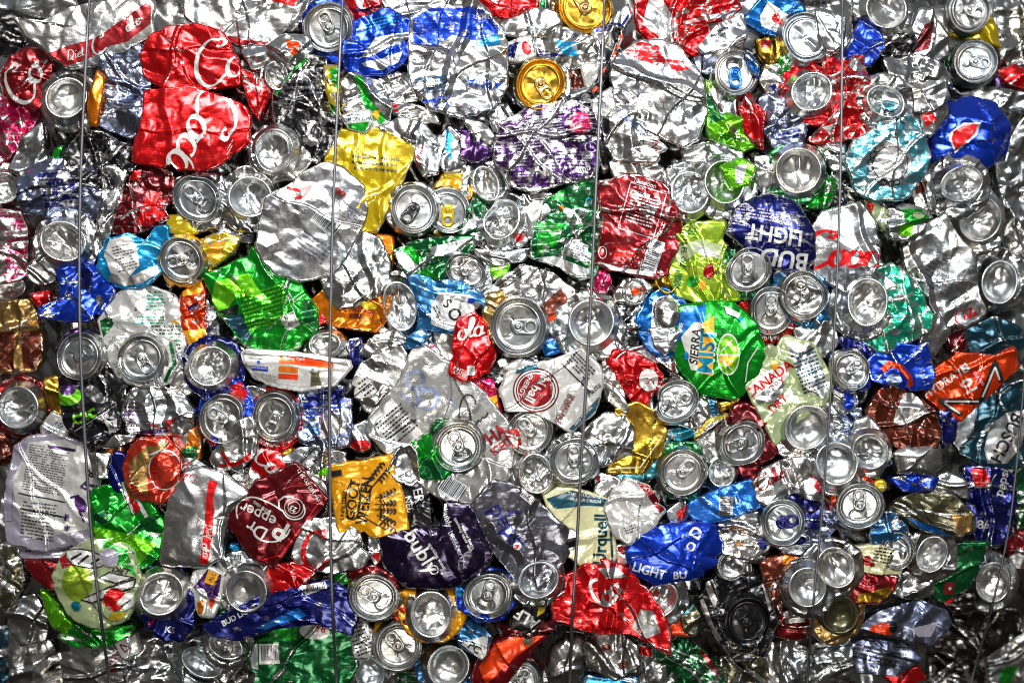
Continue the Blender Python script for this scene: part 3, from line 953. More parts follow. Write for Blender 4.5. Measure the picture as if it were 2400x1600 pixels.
can("lens shaped silver scrap above the violet crumple", 2, [(1080, 272), (1130, 288), (1164, 322), (1150, 340), (1108, 318)], "S", cr=.5, name="can_scrap", cat="scrap")
can("pinkish silver folded tube between the water can and purple can", 1, [(1140, 265), (1185, 240), (1210, 280), (1190, 320), (1160, 310)], "S", cr=1.1)
can("small green and orange spotted scrap at the end of the lip", 1, [(1050, 400), (1080, 395), (1085, 420), (1030, 425)], "Y", cr=.9, name="can_scrap", cat="scrap")
can("gold lid with its tab slanting down, silver can around it", 3, None, "S", lid=(1267, 198, 60, -55, dict(col="GD", cr=.35, tab="TN")))
can("gold lid cut off by the top of the photo", 3, None, "TN", lid=(1371, 20, 62, 118, dict(col="GD", cr=.35, tab="TN")))
can("scarlet crumpled can at the top beside the water can", 2, [(1108, -12), (1262, -12), (1255, 30), (1200, 45), (1150, 35)], "R", cr=.8, wear=.1)
can("crumpled silver can below the scarlet can in the top row", 2, [(1172, 55), (1225, 35), (1255, 20), (1300, 28), (1318, 60), (1290, 85), (1220, 85), (1178, 82)], "S", cr=.9)
can("narrow bottle green strip beside the scarlet can", 0, [(1258, -10), (1280, -10), (1285, 30), (1262, 35)], "DG", cr=.5, name="can_scrap", cat="scrap")
can("white can scrap with navy and red marks above the gold lid", 1, [(1186, 100), (1245, 85), (1255, 130), (1215, 145), (1185, 140)], "W", [("p", [(1190, 105), (1215, 100), (1205, 138), (1190, 135)], "N"), ("e", 1234, 115, 11, 16, 20, "R")], cr=1.)
can("silver and blue shredded can with a sky blue smear", 1, [(1250, 85), (1330, 65), (1400, 95), (1410, 140), (1330, 165), (1268, 132)], "S", [("p", [(1300, 95), (1350, 100), (1355, 135), (1318, 130)], "LB"), ("p", [(1250, 108), (1280, 118), (1320, 135), (1268, 135)], "N"), ("t", "ICE", 1340, 85, 12, 20, "N")], cr=1.2, wear=.45)
can("small silver flag shaped scrap with a navy edge beside the second gold lid", 2, [(1430, 45), (1470, 10), (1480, 40), (1460, 70), (1425, 60)], "S", [("l", [(1425, 56), (1458, 60), (1474, 36)], 6, "N")], cr=.8, name="can_scrap", cat="scrap")
can("silver crumple under the third wire with faint blue bars", 1, [(1388, 70), (1440, 55), (1440, 130), (1410, 200), (1365, 200), (1380, 120)], "S", [("p", [(1395, 65), (1435, 60), (1432, 72), (1396, 76)], "N")], cr=1.1)
can("triangular white can piece between the gold lid and third wire", 2, [(1362, 152), (1405, 148), (1398, 195), (1376, 214)], "W", cr=.5, name="can_scrap", cat="scrap")
can("dark red brown crushed can behind the triangular white piece", 0, [(1320, 170), (1375, 150), (1385, 215), (1330, 215)], "BR", cr=1.1)
can("black strip with orange dashes standing under the third wire", 3, [(1452, 64), (1467, 70), (1446, 140), (1396, 226), (1378, 214), (1430, 138)], "K",
    [("l", [(1457, 82), (1453, 96)], 5, "OR"), ("l", [(1450, 104), (1446, 116)], 5, "OR"), ("l", [(1443, 122), (1436, 136)], 6, "OR"), ("l", [(1418, 160), (1412, 172)], 6, "OR"), ("l", [(1400, 205), (1390, 215)], 7, "OR")], cr=.4, name="can_scrap", cat="scrap")
can("dark hole edged silver dish below the first gold lid", 1, [(1320, 215), (1380, 205), (1390, 240), (1340, 250)], "S", cr=.7)
can("purple energy can scraped to bare metal with a magenta disc", 3, [(1163, 352), (1174, 290), (1240, 250), (1340, 238), (1392, 260), (1404, 302), (1402, 382), (1382, 412), (1300, 432), (1250, 447), (1200, 432), (1163, 392)], "P",
    [("q", 1320, 246, 70, 14, 8, "W"), ("b", 1322, 246, 64, 14, 8, "K"), ("e", 1362, 300, 36, 42, 0, "DP"), ("e", 1360, 290, 26, 27, 0, "PK"), ("f", 1265, 300, 110, 60, 8, 9, "LV"), ("f", 1230, 345, 80, 30, 8, 4, "LV"), ("t", "dub", 1368, 396, 16, 20, "W"), ("T", "W", 1280, 400, 26, 30, "W"), ("r", 1385, 345, 14, 12, 2, "LV")], cr=.9, wear=.7)
can("cherry and silver can with diagonal white ribbon at the top edge", 2, [(1488, -12), (1722, -12), (1742, 20), (1700, 46), (1602, 62), (1562, 120), (1500, 72)], "R", [("p", [(1520, 0), (1552, 0), (1600, 80), (1570, 105), (1505, 60)], "CH"), ("p", [(1602, 58), (1700, 42), (1735, 24), (1700, 30), (1600, 50)], "CH")], cr=.9, wear=.3)
can("huge worn silver can rubbed bare with scarlet remains at its top", 3, [(1436, 160), (1456, 130), (1500, 98), (1550, 98), (1592, 115), (1640, 182), (1657, 262), (1632, 322), (1600, 337), (1520, 302), (1440, 242)], "CH",
    [("p", [(1462, 122), (1500, 98), (1545, 108), (1560, 145), (1550, 160), (1500, 142), (1466, 130)], "R"), ("p", [(1560, 140), (1600, 145), (1615, 165), (1575, 170)], "R"), ("f", 1462, 225, 40, 30, -35, 5, "GY"), ("t", "0", 1502, 178, 12, -20, "K"), ("f", 1545, 215, 130, 90, -4, 4, "GR")], cr=.7, wear=.5)
can("scarlet crumpled flap over the top of the worn can", 2, [(1590, 60), (1660, 62), (1672, 110), (1625, 130), (1590, 110)], "R", cr=1.2, wear=.2)
can("silver soda water can with upright grey lettering below the worn can", 2, [(1412, 272), (1442, 245), (1520, 300), (1562, 342), (1532, 382), (1442, 372), (1416, 332)], "CH", [("t", "SELTZER", 1502, 334, 11, -100, "K"), ("t", "MONS", 1535, 330, 16, -98, "MR"), ("q", 1420, 292, 14, 46, 4, "K"), ("p", [(1445, 255), (1510, 300), (1510, 315), (1450, 280)], "SV")], cr=.9, wear=.25)
can("small pale label piece with a number under the third wire", 3, [(1388, 236), (1430, 205), (1442, 250), (1420, 272), (1390, 268)], "W", [("t", "0", 1425, 216, 9, 30, "K"), ("f", 1412, 240, 30, 30, 20, 4, "GY")], cr=.7, name="can_scrap", cat="scrap")
can("pinched silver can waist under the soda water can", 1, [(1428, 375), (1530, 375), (1560, 400), (1540, 430), (1440, 425)], "S", cr=1.)
# ---- upper area beyond the third wire
can("silver sheet printed with two small dark words below the cherry can", 2, [(1634, 112), (1680, 60), (1742, 30), (1750, 80), (1740, 102), (1690, 132), (1650, 126)], "CH", [("t", "ALUMIN", 1685, 76, 9, 30, "K"), ("t", "BEER", 1692, 86, 8, 30, "K")], cr=.9)
can("sky blue and white can with a small red flower", 3, [(1744, 42), (1790, -6), (1870, 2), (1887, 30), (1852, 56), (1836, 92), (1780, 72), (1745, 52)], "BT", [("p", [(1780, 40), (1800, 5), (1850, 40), (1836, 88), (1784, 62)], "W"), ("e", 1818, 44, 10, 11, 0, "R"), ("e", 1832, 56, 11, 8, 30, "R"), ("f", 1815, 72, 38, 12, -20, 2, "LB")], cr=.6, wear=.1)
can("lid half covered by a folded silver flap", 3, [(1838, 70), (1860, 30), (1935, 18), (1985, 40), (1975, 110), (1930, 140), (1880, 148), (1848, 115)], "S", lid=(1889, 90, 60, None, dict(cr=.5, dent=.12)), cr=.9)
can("bent silver flap folded over a lid beside the fourth wire", 4, [(1912, 24), (1952, 32), (1976, 100), (1958, 122), (1936, 118), (1920, 78)], "S", cr=.5, name="can_scrap", cat="scrap")
can("gold and red crumpled foil can above the blue tab", 1, [(1772, 94), (1836, 84), (1852, 112), (1832, 132), (1800, 152), (1778, 122)], "GD", [("p", [(1780, 95), (1810, 95), (1800, 115), (1785, 112)], "DR")], cr=1.5)
can("lid with a bright blue pull tab", 3, [(1668, 165), (1690, 130), (1750, 128), (1778, 170), (1745, 225), (1735, 278), (1690, 262), (1665, 215)], "S", lid=(1722, 172, 54, 272, dict(tab="BT", col="GR", ratio=.93, axis=90, open=True)))
can("curled blue rim flake beside the blue tabbed lid", 4, [(1744, 128), (1762, 128), (1778, 152), (1776, 182), (1762, 172)], "BT", cr=.5, name="can_scrap", cat="scrap")
can("lime and leaf green crumpled can below the blue tab", 2, [(1654, 186), (1668, 200), (1690, 258), (1736, 278), (1772, 342), (1742, 352), (1700, 337), (1660, 322)], "LG", [("p", [(1656, 215), (1690, 262), (1700, 280), (1665, 290)], "DG"), ("f", 1710, 322, 50, 20, -10, 3, "DG")], cr=1.1, wear=.25)
can("red can sliver with a white wavy edge beside the lime green can", 3, [(1734, 256), (1754, 210), (1772, 246), (1792, 262), (1786, 302), (1790, 350), (1752, 322)], "R", [("f", 1792, 310, 12, 50, 0, 6, "W")], cr=.7)
can("square silver can back covered with grey print", 2, [(1778, 232), (1830, 210), (1866, 270), (1892, 300), (1882, 332), (1820, 354), (1790, 312)], "SV", [("f", 1832, 262, 60, 50, -12, 6, "GY"), ("f", 1846, 318, 60, 20, 12, 2, "N")], cr=1.)
can("crinkled silver can with navy flecks above the square printed back", 1, [(1778, 190), (1800, 140), (1832, 150), (1838, 200), (1800, 225)], "S", [("p", [(1800, 205), (1820, 195), (1815, 215)], "N")], cr=1.4)
can("silver and navy crumple between the worn can and blue tabbed lid", 1, [(1620, 125), (1680, 128), (1690, 150), (1660, 175), (1640, 170)], "SV", cr=1.4)
can("large can bottom wrapped in scarlet beside the fourth wire", 3, [(1832, 200), (1850, 155), (1900, 142), (1965, 180), (1975, 240), (1960, 290), (1900, 290), (1850, 265)], "R", base=(1900, 217, 66, dict(cr=.9, ratio=.9, axis=40)))
can("scarlet shredded can under the fourth wire", 2, [(1926, 140), (2022, 133), (2032, 190), (2040, 240), (2067, 290), (2040, 312), (2000, 322), (1920, 338), (1893, 322), (1950, 282)], "R", [("e", 2002, 155, 13, 15, 0, "CH"), ("p", [(1925, 300), (1960, 290), (1940, 310)], "CH")], cr=1.3, wear=.4)
can("small green flecked scrap above the scarlet wrapped bottom", 1, [(1820, 130), (1860, 130), (1865, 165), (1835, 170)], "G", cr=1.3, wear=.4, name="can_scrap", cat="scrap")
can("tilted silver dish beside the scarlet shreds", 3, None, "S", base=(2072, 240, 60, dict(ratio=.8, axis=-30, cr=.7)))
can("bright mirror like can bottom in the top row beyond the fourth wire", 3, None, "S", base=(2074, 24, 64, dict(ratio=.97, cr=.5)))
can("lid above a crumpled yellow can wall near the far corner", 2, [(2220, 20), (2250, -10), (2310, -10), (2340, 70), (2350, 105), (2290, 95), (2235, 75)], "Y", lid=(2270, 24, 54, -20, dict(cr=.3)), wear=.1)
can("round lid in a green can below the yellow walled lid", 2, (2284, 146, 57, 52, 0), "DG", lid=(2284, 146, 50, -10, dict(cr=.15, dent=.02, ratio=.98)))
can("royal blue scrap bunched below the mirror like bottom", 2, [(1986, 112), (2020, 48), (2066, 84), (2072, 112), (2040, 152), (1984, 138)], "B", cr=1.1)
can("silver can curl with a maroon lining near the top", 1, [(2120, 128), (2140, 60), (2155, 22), (2188, 22), (2196, 60), (2182, 120), (2150, 145)], "S", [("p", [(2165, 60), (2190, 50), (2178, 115), (2130, 128)], "MR")], cr=.7)
can("dark crinkled can pocket under the mirror like bottom", 0, [(2060, 90), (2130, 55), (2150, 100), (2120, 140), (2065, 130)], "K", cr=1.3, wear=.5)
can("tall grey can side beside the maroon lined curl", 1, [(2180, 20), (2215, 15), (2222, 130), (2190, 150), (2172, 140)], "GR", cr=.6)
can("rumpled grey silver can between scarlet shreds and the green lid", 1, [(2070, 135), (2160, 128), (2215, 155), (2230, 200), (2160, 190), (2090, 200)], "GR", cr=1.2)
can("arched silver can shoulder above the cola blue can", 2, [(2100, 210), (2150, 170), (2215, 180), (2225, 230), (2190, 260), (2135, 260)], "S", cr=.8)
can("silver can side with red patches beside the cyan can", 1, [(2130, 240), (2215, 205), (2222, 270), (2180, 320), (2150, 310)], "S", [("p", [(2145, 248), (2170, 250), (2192, 280), (2170, 300)], "R")], cr=.9)
can("red and white can piece at the photo edge above a violet flake", 1, [(2338, 166), (2380, 150), (2412, 170), (2412, 212), (2360, 196)], "R", cr=.6)
can("violet flake beside the red and white piece", 1, [(2326, 182), (2340, 176), (2356, 215), (2338, 222)], "P", cr=.4, name="can_scrap", cat="scrap")
can("grey crumpled can filling the upper far corner", 0, [(2330, -10), (2412, -10), (2412, 150), (2340, 155), (2330, 70)], "GR", cr=1.4)
can("silver can shoulder under the violet flake at the edge", 1, [(2230, 205), (2330, 205), (2412, 220), (2412, 260), (2340, 250), (2250, 225)], "GR", cr=.8)
can("cola blue round can with a red lens shaped emblem", 3, [(2188, 290), (2214, 250), (2270, 228), (2332, 244), (2367, 290), (2362, 352), (2302, 402), (2190, 412), (2184, 340)], "B",
    [("p", [(2218, 330), (2222, 312), (2250, 292), (2290, 292), (2282, 320), (2232, 362)], "CH"), ("p", [(2222, 330), (2227, 312), (2252, 296), (2282, 296), (2276, 318), (2234, 356)], "R"), ("t", "Fresh", 2354, 330, 12, 72, "CH"), ("f", 2340, 365, 40, 10, 60, 2, "CH")], cr=.55, wear=.2, dome=22)
can("cyan scuffed can with ring lettering around a bare centre", 3, [(2068, 242), (2096, 244), (2152, 290), (2178, 350), (2172, 402), (2122, 462), (2050, 467), (2008, 442), (1983, 372), (2000, 332), (2060, 302)], "CY",
    [("e", 2082, 384, 52, 54, 0, "GR"), ("r", 2086, 386, 40, 42, 2, "K"), ("T", "COCK", 2041, 375, 14, 75, "K", 44), ("T", "COCO", 2078, 430, 14, 172, "K", 44), ("t", "PECC", 2095, 275, 17, -20, "K"), ("f", 2095, 252, 36, 10, -20, 2, "GY")], cr=.8, wear=.6, wear_art=.4)
can("wide can bottom overlapping the cola blue can", 4, None, "S", base=(2250, 432, 68, dict(ratio=.78, axis=20, cr=.8)))
can("round can bottom with a wavy crease nearest the far edge", 4, None, "S", base=(2293, 516, 68, dict(ratio=.95, cr=.6)))
can("grey crumpled wall at the edge beside two overlapping can bottoms", 0, [(2330, 380), (2412, 260), (2412, 640), (2360, 620), (2350, 480)], "GR", cr=1.3)
can("long flattened diet cola can tapering to a rounded end", 3, [(2118, 582), (2160, 530), (2216, 504), (2242, 550), (2282, 600), (2292, 690), (2309, 722), (2292, 752), (2250, 770), (2220, 766), (2170, 702), (2130, 642)], "S",
    [("s", "Coke", 2266, 738, 20, 22, "R", .18), ("f", 2205, 640, 70, 90, -32, 9, "GY"), ("f", 2250, 700, 40, 20, 30, 3, "K"), ("e", 2248, 620, 22, 48, -20, "S")], cr=.6, wear=.4)
can("oval can bottom beyond the long diet cola can", 2, None, "S", base=(2338, 662, 68, dict(ratio=.8, axis=75, cr=.4)))
can("silver can end cut by the far edge", 1, None, "S", base=(2408, 650, 50, dict(cr=.5)))
can("lime spotted white can bent around a dark gap", 2, [(2082, 490), (2120, 478), (2165, 490), (2182, 510), (2142, 562), (2090, 558), (2078, 530)], "CH", [("p", [(2110, 490), (2160, 490), (2176, 510), (2140, 530), (2120, 520)], "G"), ("p", [(2105, 530), (2140, 525), (2135, 555), (2108, 552)], "LG"), ("e", 2150, 505, 14, 8, 0, "PG")], cr=.9, wear=.1)
can("small red and lime shards below the cyan can", 1, [(2026, 470), (2050, 470), (2090, 500), (2072, 540), (2040, 500)], "PG", [("p", [(2028, 470), (2046, 480), (2040, 504), (2034, 500)], "R")], cr=1.3)
can("silver and brown crumple between cyan can and can bottoms", 1, [(2130, 440), (2180, 400), (2190, 470), (2200, 500), (2150, 490)], "S", [("p", [(2140, 430), (2172, 425), (2165, 450), (2148, 455)], "BR")], cr=1.2)
can("silver cola can with a red script word and grey block letters", 3, [(1908, 532), (1930, 500), (1962, 488), (2020, 478), (2052, 530), (2062, 600), (2032, 662), (1980, 682), (1912, 642)], "CH",
    [("s", "Coors", 1984, 594, 62, -2, "R", .25), ("T", "IGHT", 1988, 646, 30, 4, "GY")], cr=.45, wear=.2, wear_art=.05)
can("sea green crumpled can speckled with red", 2, [(2036, 642), (2092, 618), (2142, 660), (2182, 742), (2180, 772), (2102, 817), (2060, 822), (2012, 790), (2070, 740), (2068, 690)], "T", [("e", 2046, 645, 7, 5, 0, "R"), ("e", 2070, 668, 10, 4, 20, "DR"), ("e", 2044, 790, 6, 5, 0, "R"), ("e", 2060, 770, 5, 3, 0, "R"), ("e", 2096, 778, 11, 8, 20, "CH")], cr=1.3, wear=.55)
can("large oval can bottom leaning on the sea green can", 3, None, "S", base=(2030, 708, 74, dict(ratio=.84, axis=85, cr=1.)))
can("silver curl and gold edge under the sea green can", 1, [(2150, 760), (2200, 730), (2226, 780), (2190, 830), (2120, 830)], "S", [("p", [(2105, 820), (2140, 805), (2150, 815), (2115, 830)], "YO")], cr=.7)
can("maroon crumple wedged beside the dark teal can", 1, [(2220, 780), (2262, 770), (2266, 820), (2230, 830)], "MR", cr=1.1)
can("dark petrol blue can with a flat face near the far edge", 1, [(2262, 775), (2330, 742), (2395, 770), (2395, 815), (2340, 840), (2275, 835)], "TG", cr=.5, wear=.15)
can("blue can of white capitals rubbed silver, bent like a helmet", 3, [(1706, 545), (1720, 508), (1742, 480), (1800, 454), (1870, 478), (1906, 540), (1908, 600), (1882, 642), (1812, 627), (1752, 582)], "N",
    [("T", "BUD", 1836, 606, 38, 172, "W", 0, 1.05), ("T", "LIGHT", 1812, 550, 36, 172, "W", 0, .92), ("f", 1790, 505, 130, 30, -10, 4, "LV"), ("t", "PENDING", 1825, 522, 9, 160, "W", 60)], cr=.4, wear=.5, wear_art=.15, dome=20, folds=1)
can("creased can bottom with a lime scrap hanging over it", 3, None, "S", base=(1696, 428, 68, dict(cr=.8, ratio=.9)))
can("lime folded scrap lying across a creased can bottom", 4, [(1688, 390), (1738, 372), (1772, 390), (1757, 430), (1712, 444)], "LG", [("p", [(1720, 390), (1750, 385), (1740, 430), (1722, 430)], "CH")], cr=.9, name="can_scrap", cat="scrap")
can("can bottom half under its creased neighbour, beside the maroon nutrition can", 2, None, "S", base=(1615, 452, 66, dict(cr=.9, ratio=.86, axis=100)))
can("smooth round can bottom ringed with green above the blue lettered can", 3, None, "DG", base=(1868, 402, 70, dict(cr=.5, ratio=.97)))
can("grass green crinkled wall under the green ringed bottom", 1, [(1880, 440), (1940, 410), (1962, 440), (1938, 490), (1890, 485)], "G", cr=1.3, wear=.4)
can("dark crumpled pocket beside the fourth wire above the script cola can", 0, [(1950, 400), (2000, 420), (2010, 470), (1950, 490), (1938, 450)], "K", cr=1.3, wear=.4)
can("silver crumple below the scarlet shreds with a curved edge", 1, [(1910, 335), (1980, 330), (1990, 400), (1950, 400)], "S", cr=.9)
can("silver and cream rumpled strip above the two creased bottoms", 1, [(1600, 345), (1680, 330), (1740, 355), (1740, 380), (1640, 385), (1595, 375)], "S", cr=1.3)
can("small silver tube mouth between a lime scrap and the green ringed bottom", 2, [(1770, 365), (1805, 365), (1808, 430), (1790, 460), (1768, 420)], "S", cr=.9)
can("chartreuse lemon can folded open with green lettering", 2, [(1578, 562), (1620, 524), (1702, 524), (1692, 562), (1722, 640), (1732, 702), (1640, 707), (1588, 692), (1563, 622)], "LM",
    [("p", [(1576, 585), (1640, 560), (1692, 575), (1690, 610), (1640, 590), (1590, 620)], "PG"), ("p", [(1628, 575), (1662, 580), (1685, 600), (1645, 602)], "CH"), ("t", "12 FL OZ", 1601, 592, 12, -95, "DG"), ("f", 1615, 545, 36, 26, -8, 4, "DG"), ("e", 1622, 660, 13, 12, 0, "G"), ("e", 1644, 668, 9, 12, 0, "YO"), ("t", "LEMON", 1592, 655, 9, -98, "DG"), ("t", "FLAVORED", 1583, 660, 8, -98, "DG")], cr=.9, wear=.12)
can("red bud shaped flake on the chartreuse can", 3, [(1650, 632), (1668, 618), (1674, 640), (1662, 655), (1650, 645)], "R", cr=.9, name="can_scrap", cat="scrap")
can("boxy lid with a green can wall beneath the blue lettered can", 3, [(1675, 640), (1700, 580), (1735, 585), (1800, 620), (1806, 660), (1760, 700), (1700, 700)], "DG", lid=(1753, 633, 55, 95, dict(ratio=.9, dent=.13, open=True, axis=45)))
can("lid in a red can with its tab leaning on the neighbouring lid", 2, [(1735, 712), (1780, 665), (1840, 670), (1862, 760), (1850, 795), (1795, 805), (1750, 770)], "R", lid=(1806, 728, 56, 88, dict(cr=.1)), art=[("t", "ORIGIN", 1805, 790, 10, -4, "W")])
can("battered lid with its mouth pushed in, blue can wall beneath", 3, [(1818, 640), (1870, 625), (1935, 650), (1955, 740), (1910, 770), (1850, 750), (1820, 700)], "SB", lid=(1884, 692, 58, 110, dict(cr=.7, dent=.08)))
can("polished silver can wall below the battered lid", 1, [(1860, 770), (1950, 740), (1965, 800), (1945, 840), (1900, 830), (1870, 800)], "S", cr=.5)
can("gold can rim showing under the chartreuse can", 1, None, "GD", base=(1560, 650, 50, dict(col="GD", ratio=.7, axis=100)))
can("green lemon lime can with a white banner and a cut lime", 3, [(1586, 745), (1600, 720), (1660, 712), (1720, 712), (1768, 760), (1792, 822), (1772, 892), (1720, 932), (1640, 917), (1592, 862), (1584, 800)], "G",
    [("p", [(1588, 745), (1602, 720), (1655, 714), (1650, 745), (1640, 780), (1602, 790), (1588, 800)], "BT"), ("p", [(1595, 790), (1625, 755), (1640, 755), (1640, 870), (1618, 866)], "W"), ("p", [(1672, 740), (1668, 880), (1632, 872), (1640, 760)], "YO"),
     ("T", "SIERRA", 1628, 812, 19, 85, "K", 0, 1.0, .2), ("T", "MIST", 1657, 822, 37, 85, "W", 0, 1.0), ("T", "MIST", 1655, 823, 33, 85, "TL", 0, 1.06), ("e", 1704, 830, 27, 49, 0, "W"), ("e", 1704, 830, 24, 45, 0, "LG"), ("p", [(1682, 832), (1718, 832), (1712, 858), (1682, 848)], "YO"), ("l", [(1680, 831), (1728, 831)], 3, "W"),
     ("l", [(1686, 824), (1714, 796)], 3, "W"), ("l", [(1686, 840), (1712, 866)], 3, "W"), ("p", [(1700, 722), (1745, 750), (1735, 756), (1722, 742)], "TL"), ("p", [(1696, 716), (1735, 735), (1728, 745), (1700, 735)], "W"), ("t", "FREE", 1594, 768, 8, 75, "W"), ("l", [(1745, 895), (1750, 850), (1775, 812)], 3, "W"), ("e", 1607, 833, 5, 10, 0, "LB")], cr=.28, wear=.08, dome=16, folds=2)
can("pale green ginger ale can with a red and white crest", 3, [(1752, 905), (1770, 860), (1800, 815), (1846, 792), (1902, 808), (1934, 860), (1950, 905), (1930, 942), (1850, 1002), (1820, 1040), (1790, 985), (1780, 960)], "PG",
    [("p", [(1840, 798), (1900, 810), (1945, 905), (1930, 935), (1880, 910), (1860, 850)], "CH"), ("f", 1895, 868, 60, 100, 20, 11, "TG"), ("l", [(1868, 838), (1905, 815)], 3, "TG"), ("l", [(1878, 882), (1926, 862)], 3, "TG"), ("p", [(1752, 905), (1795, 870), (1842, 850), (1848, 880), (1800, 930), (1765, 930)], "W"), ("T", "CANADA", 1800, 890, 22, 36, "R"), ("T", "DRY", 1820, 902, 16, 36, "R"), ("p", [(1765, 925), (1840, 895), (1820, 940), (1775, 945)], "S"), ("p", [(1795, 975), (1850, 905), (1858, 920), (1805, 972)], "W"), ("T", "DRY", 1822, 945, 18, 42, "R"), ("e", 1815, 855, 8, 12, 0, "YO")], cr=.75, wear=.15)
can("rounded square can bottom under the ginger ale can, by the fourth wire", 3, None, "S", base=(1889, 1000, 72, dict(ratio=.9, axis=50, cr=.35)))
# ---- centre
can("maroon can with a nutrition table in fine white lines", 3, [(1406, 432), (1480, 410), (1562, 440), (1594, 512), (1592, 562), (1562, 640), (1530, 648), (1440, 632), (1396, 615), (1412, 560)], "DR",
    [("l", [(1478, 428), (1448, 535), (1530, 560), (1562, 455), (1478, 428)], 1.6, "CH"), ("f", 1506, 490, 66, 78, -16, 10, "CH"), ("t", "Calories", 1500, 457, 10, -16, "CH"), ("t", "0", 1544, 476, 11, -16, "W"), ("t", "Nutrition", 1512, 430, 10, -16, "CH"), ("q", 1530, 600, 36, 76, -18, "CH"), ("b", 1530, 600, 70, 34, 72, "K"), ("q", 1464, 594, 46, 20, -12, "R"), ("t", "these sips", 1464, 590, 7, -12, "W"), ("t", "8", 1412, 588, 9, -8, "W"), ("r", 1412, 592, 9, 14, 1.4, "W"), ("p", [(1400, 612), (1450, 628), (1530, 636), (1530, 648), (1440, 636)], "CH")], cr=.7, wear=.38)
can("dark and grass green can worn to silver stripes under the third wire", 2, [(1250, 522), (1282, 470), (1332, 440), (1396, 413), (1413, 480), (1416, 540), (1396, 642), (1350, 648), (1298, 618), (1248, 602)], "DG",
    [("p", [(1262, 520), (1320, 525), (1310, 570), (1258, 600)], "G"), ("p", [(1285, 452), (1325, 445), (1320, 470), (1295, 470)], "G"), ("q", 1348, 586, 54, 40, -20, "CH"), ("f", 1348, 586, 50, 36, -20, 6, "GY"), ("p", [(1255, 605), (1300, 600), (1380, 632), (1380, 645), (1330, 645), (1290, 618)], "CH"), ("r", 1380, 472, 7, 7, 2, "LB")], cr=.75, wear=.55)
can("twisted silver ribbon of can beside the worn green can", 2, [(1222, 500), (1252, 470), (1296, 468), (1290, 500), (1262, 520), (1252, 560), (1232, 560), (1240, 520)], "S", cr=.6)
can("silver scrap with a red diamond beside the buckled mouth", 2, [(1200, 540), (1235, 538), (1235, 570), (1215, 580), (1198, 572)], "CH", [("p", [(1204, 548), (1232, 546), (1226, 562), (1212, 568)], "R")], cr=.5, name="can_scrap", cat="scrap")
can("orange dotted scrap above the worn green can", 1, [(1296, 480), (1325, 478), (1325, 500), (1290, 505)], "CH", [("e", 1314, 490, 7, 7, 0, "O")], cr=.9, name="can_scrap", cat="scrap")
can("silver crumpled collar between purple can and buckled mouth", 1, [(1225, 455), (1262, 445), (1300, 455), (1270, 475), (1232, 490)], "S", cr=1.)
can("white can with pale brown picture and dense small print", 2, [(1133, 692), (1180, 650), (1226, 624), (1290, 638), (1347, 680), (1332, 752), (1290, 782), (1240, 702), (1150, 702)], "CH",
    [("f", 1192, 660, 90, 22, 36, 3, "K"), ("q", 1300, 715, 70, 40, 40, "BR"), ("t", "55", 1306, 692, 12, 30, "K"), ("f", 1315, 725, 30, 40, 50, 4, "K"), ("p", [(1285, 745), (1318, 728), (1315, 742), (1285, 755)], "OR"), ("f", 1230, 690, 40, 16, -30, 3, "GY"), ("f", 1270, 660, 50, 40, -25, 5, "GR")], cr=.8, wear=.2)
can("big coppery rimmed lid with its tab lying flat", 3, [(1132, 735), (1145, 690), (1195, 668), (1262, 702), (1290, 765), (1260, 830), (1195, 838), (1150, 800)], "TN", lid=(1214, 765, 68, 0, dict(cr=.12, ratio=.96, dent=.03)))
can("large plain can bottom centred on the third wire", 3, None, "S", base=(1385, 755, 72, dict(cr=.4, ratio=.94)))
can("blue scrap folded below the coppery lid", 1, [(1268, 808), (1300, 770), (1335, 790), (1330, 820), (1280, 835)], "BT", [("l", [(1280, 800), (1310, 790)], 2, "W")], cr=.8)
can("red labelled brown scrap between coppery lid and plain bottom", 1, [(1282, 745), (1322, 735), (1318, 780), (1292, 790)], "OR", [("t", "OT S", 1302, 746, 9, 12, "W")], cr=.8, name="can_scrap", cat="scrap")
can("pink crumpled scrap under the third wire", 1, [(1393, 636), (1426, 630), (1432, 660), (1421, 686), (1393, 682)], "PK", [("t", "L", 1412, 664, 12, -10, "W")], cr=.9, name="can_scrap", cat="scrap")
can("charcoal crumpled can between the plain bottom and the blue curved can", 1, [(1438, 720), (1500, 712), (1504, 782), (1482, 832), (1444, 812)], "K", cr=1.2, wear=.45)
can("black glossy scraps under the worn green can", 0, [(1330, 650), (1395, 645), (1440, 670), (1450, 710), (1400, 700), (1340, 690)], "K", [("e", 1378, 640, 8, 6, 0, "G")], cr=1.2, wear=.35)
can("folded silver lid corner with an orange red pull tab", 2, [(1438, 690), (1460, 655), (1502, 648), (1532, 672), (1502, 712), (1443, 706)], "S", lid=(1486, 684, 30, 18, dict(cr=.4, dent=.14, tab="OR", up=8)), cr=.6, bodyz=14)
can("royal blue curved can wrapped around silver crumples", 2, [(1493, 748), (1512, 708), (1530, 690), (1556, 674), (1602, 704), (1612, 732), (1602, 762), (1642, 792), (1602, 832), (1530, 832), (1500, 792)], "BT",
    [("p", [(1530, 700), (1570, 690), (1600, 720), (1590, 770), (1630, 800), (1590, 828), (1540, 810), (1525, 765)], "CH")], cr=.8, wear=.15)
can("small silver cup nested in the royal blue curved can", 3, (1564, 735, 28, 36, 15), "CH", cr=.5, dome=14)
can("white creased foil below the small silver cup", 3, [(1520, 770), (1570, 765), (1588, 800), (1560, 830), (1535, 812)], "CH", cr=.9, name="can_scrap", cat="scrap")
can("silver crumple with green and yellow specks beside the lemon lime can", 1, [(1540, 800), (1592, 800), (1620, 880), (1580, 870), (1535, 840)], "CH", [("p", [(1570, 820), (1586, 815), (1582, 835)], "G"), ("p", [(1574, 820), (1580, 818), (1578, 828)], "Y")], cr=.9)
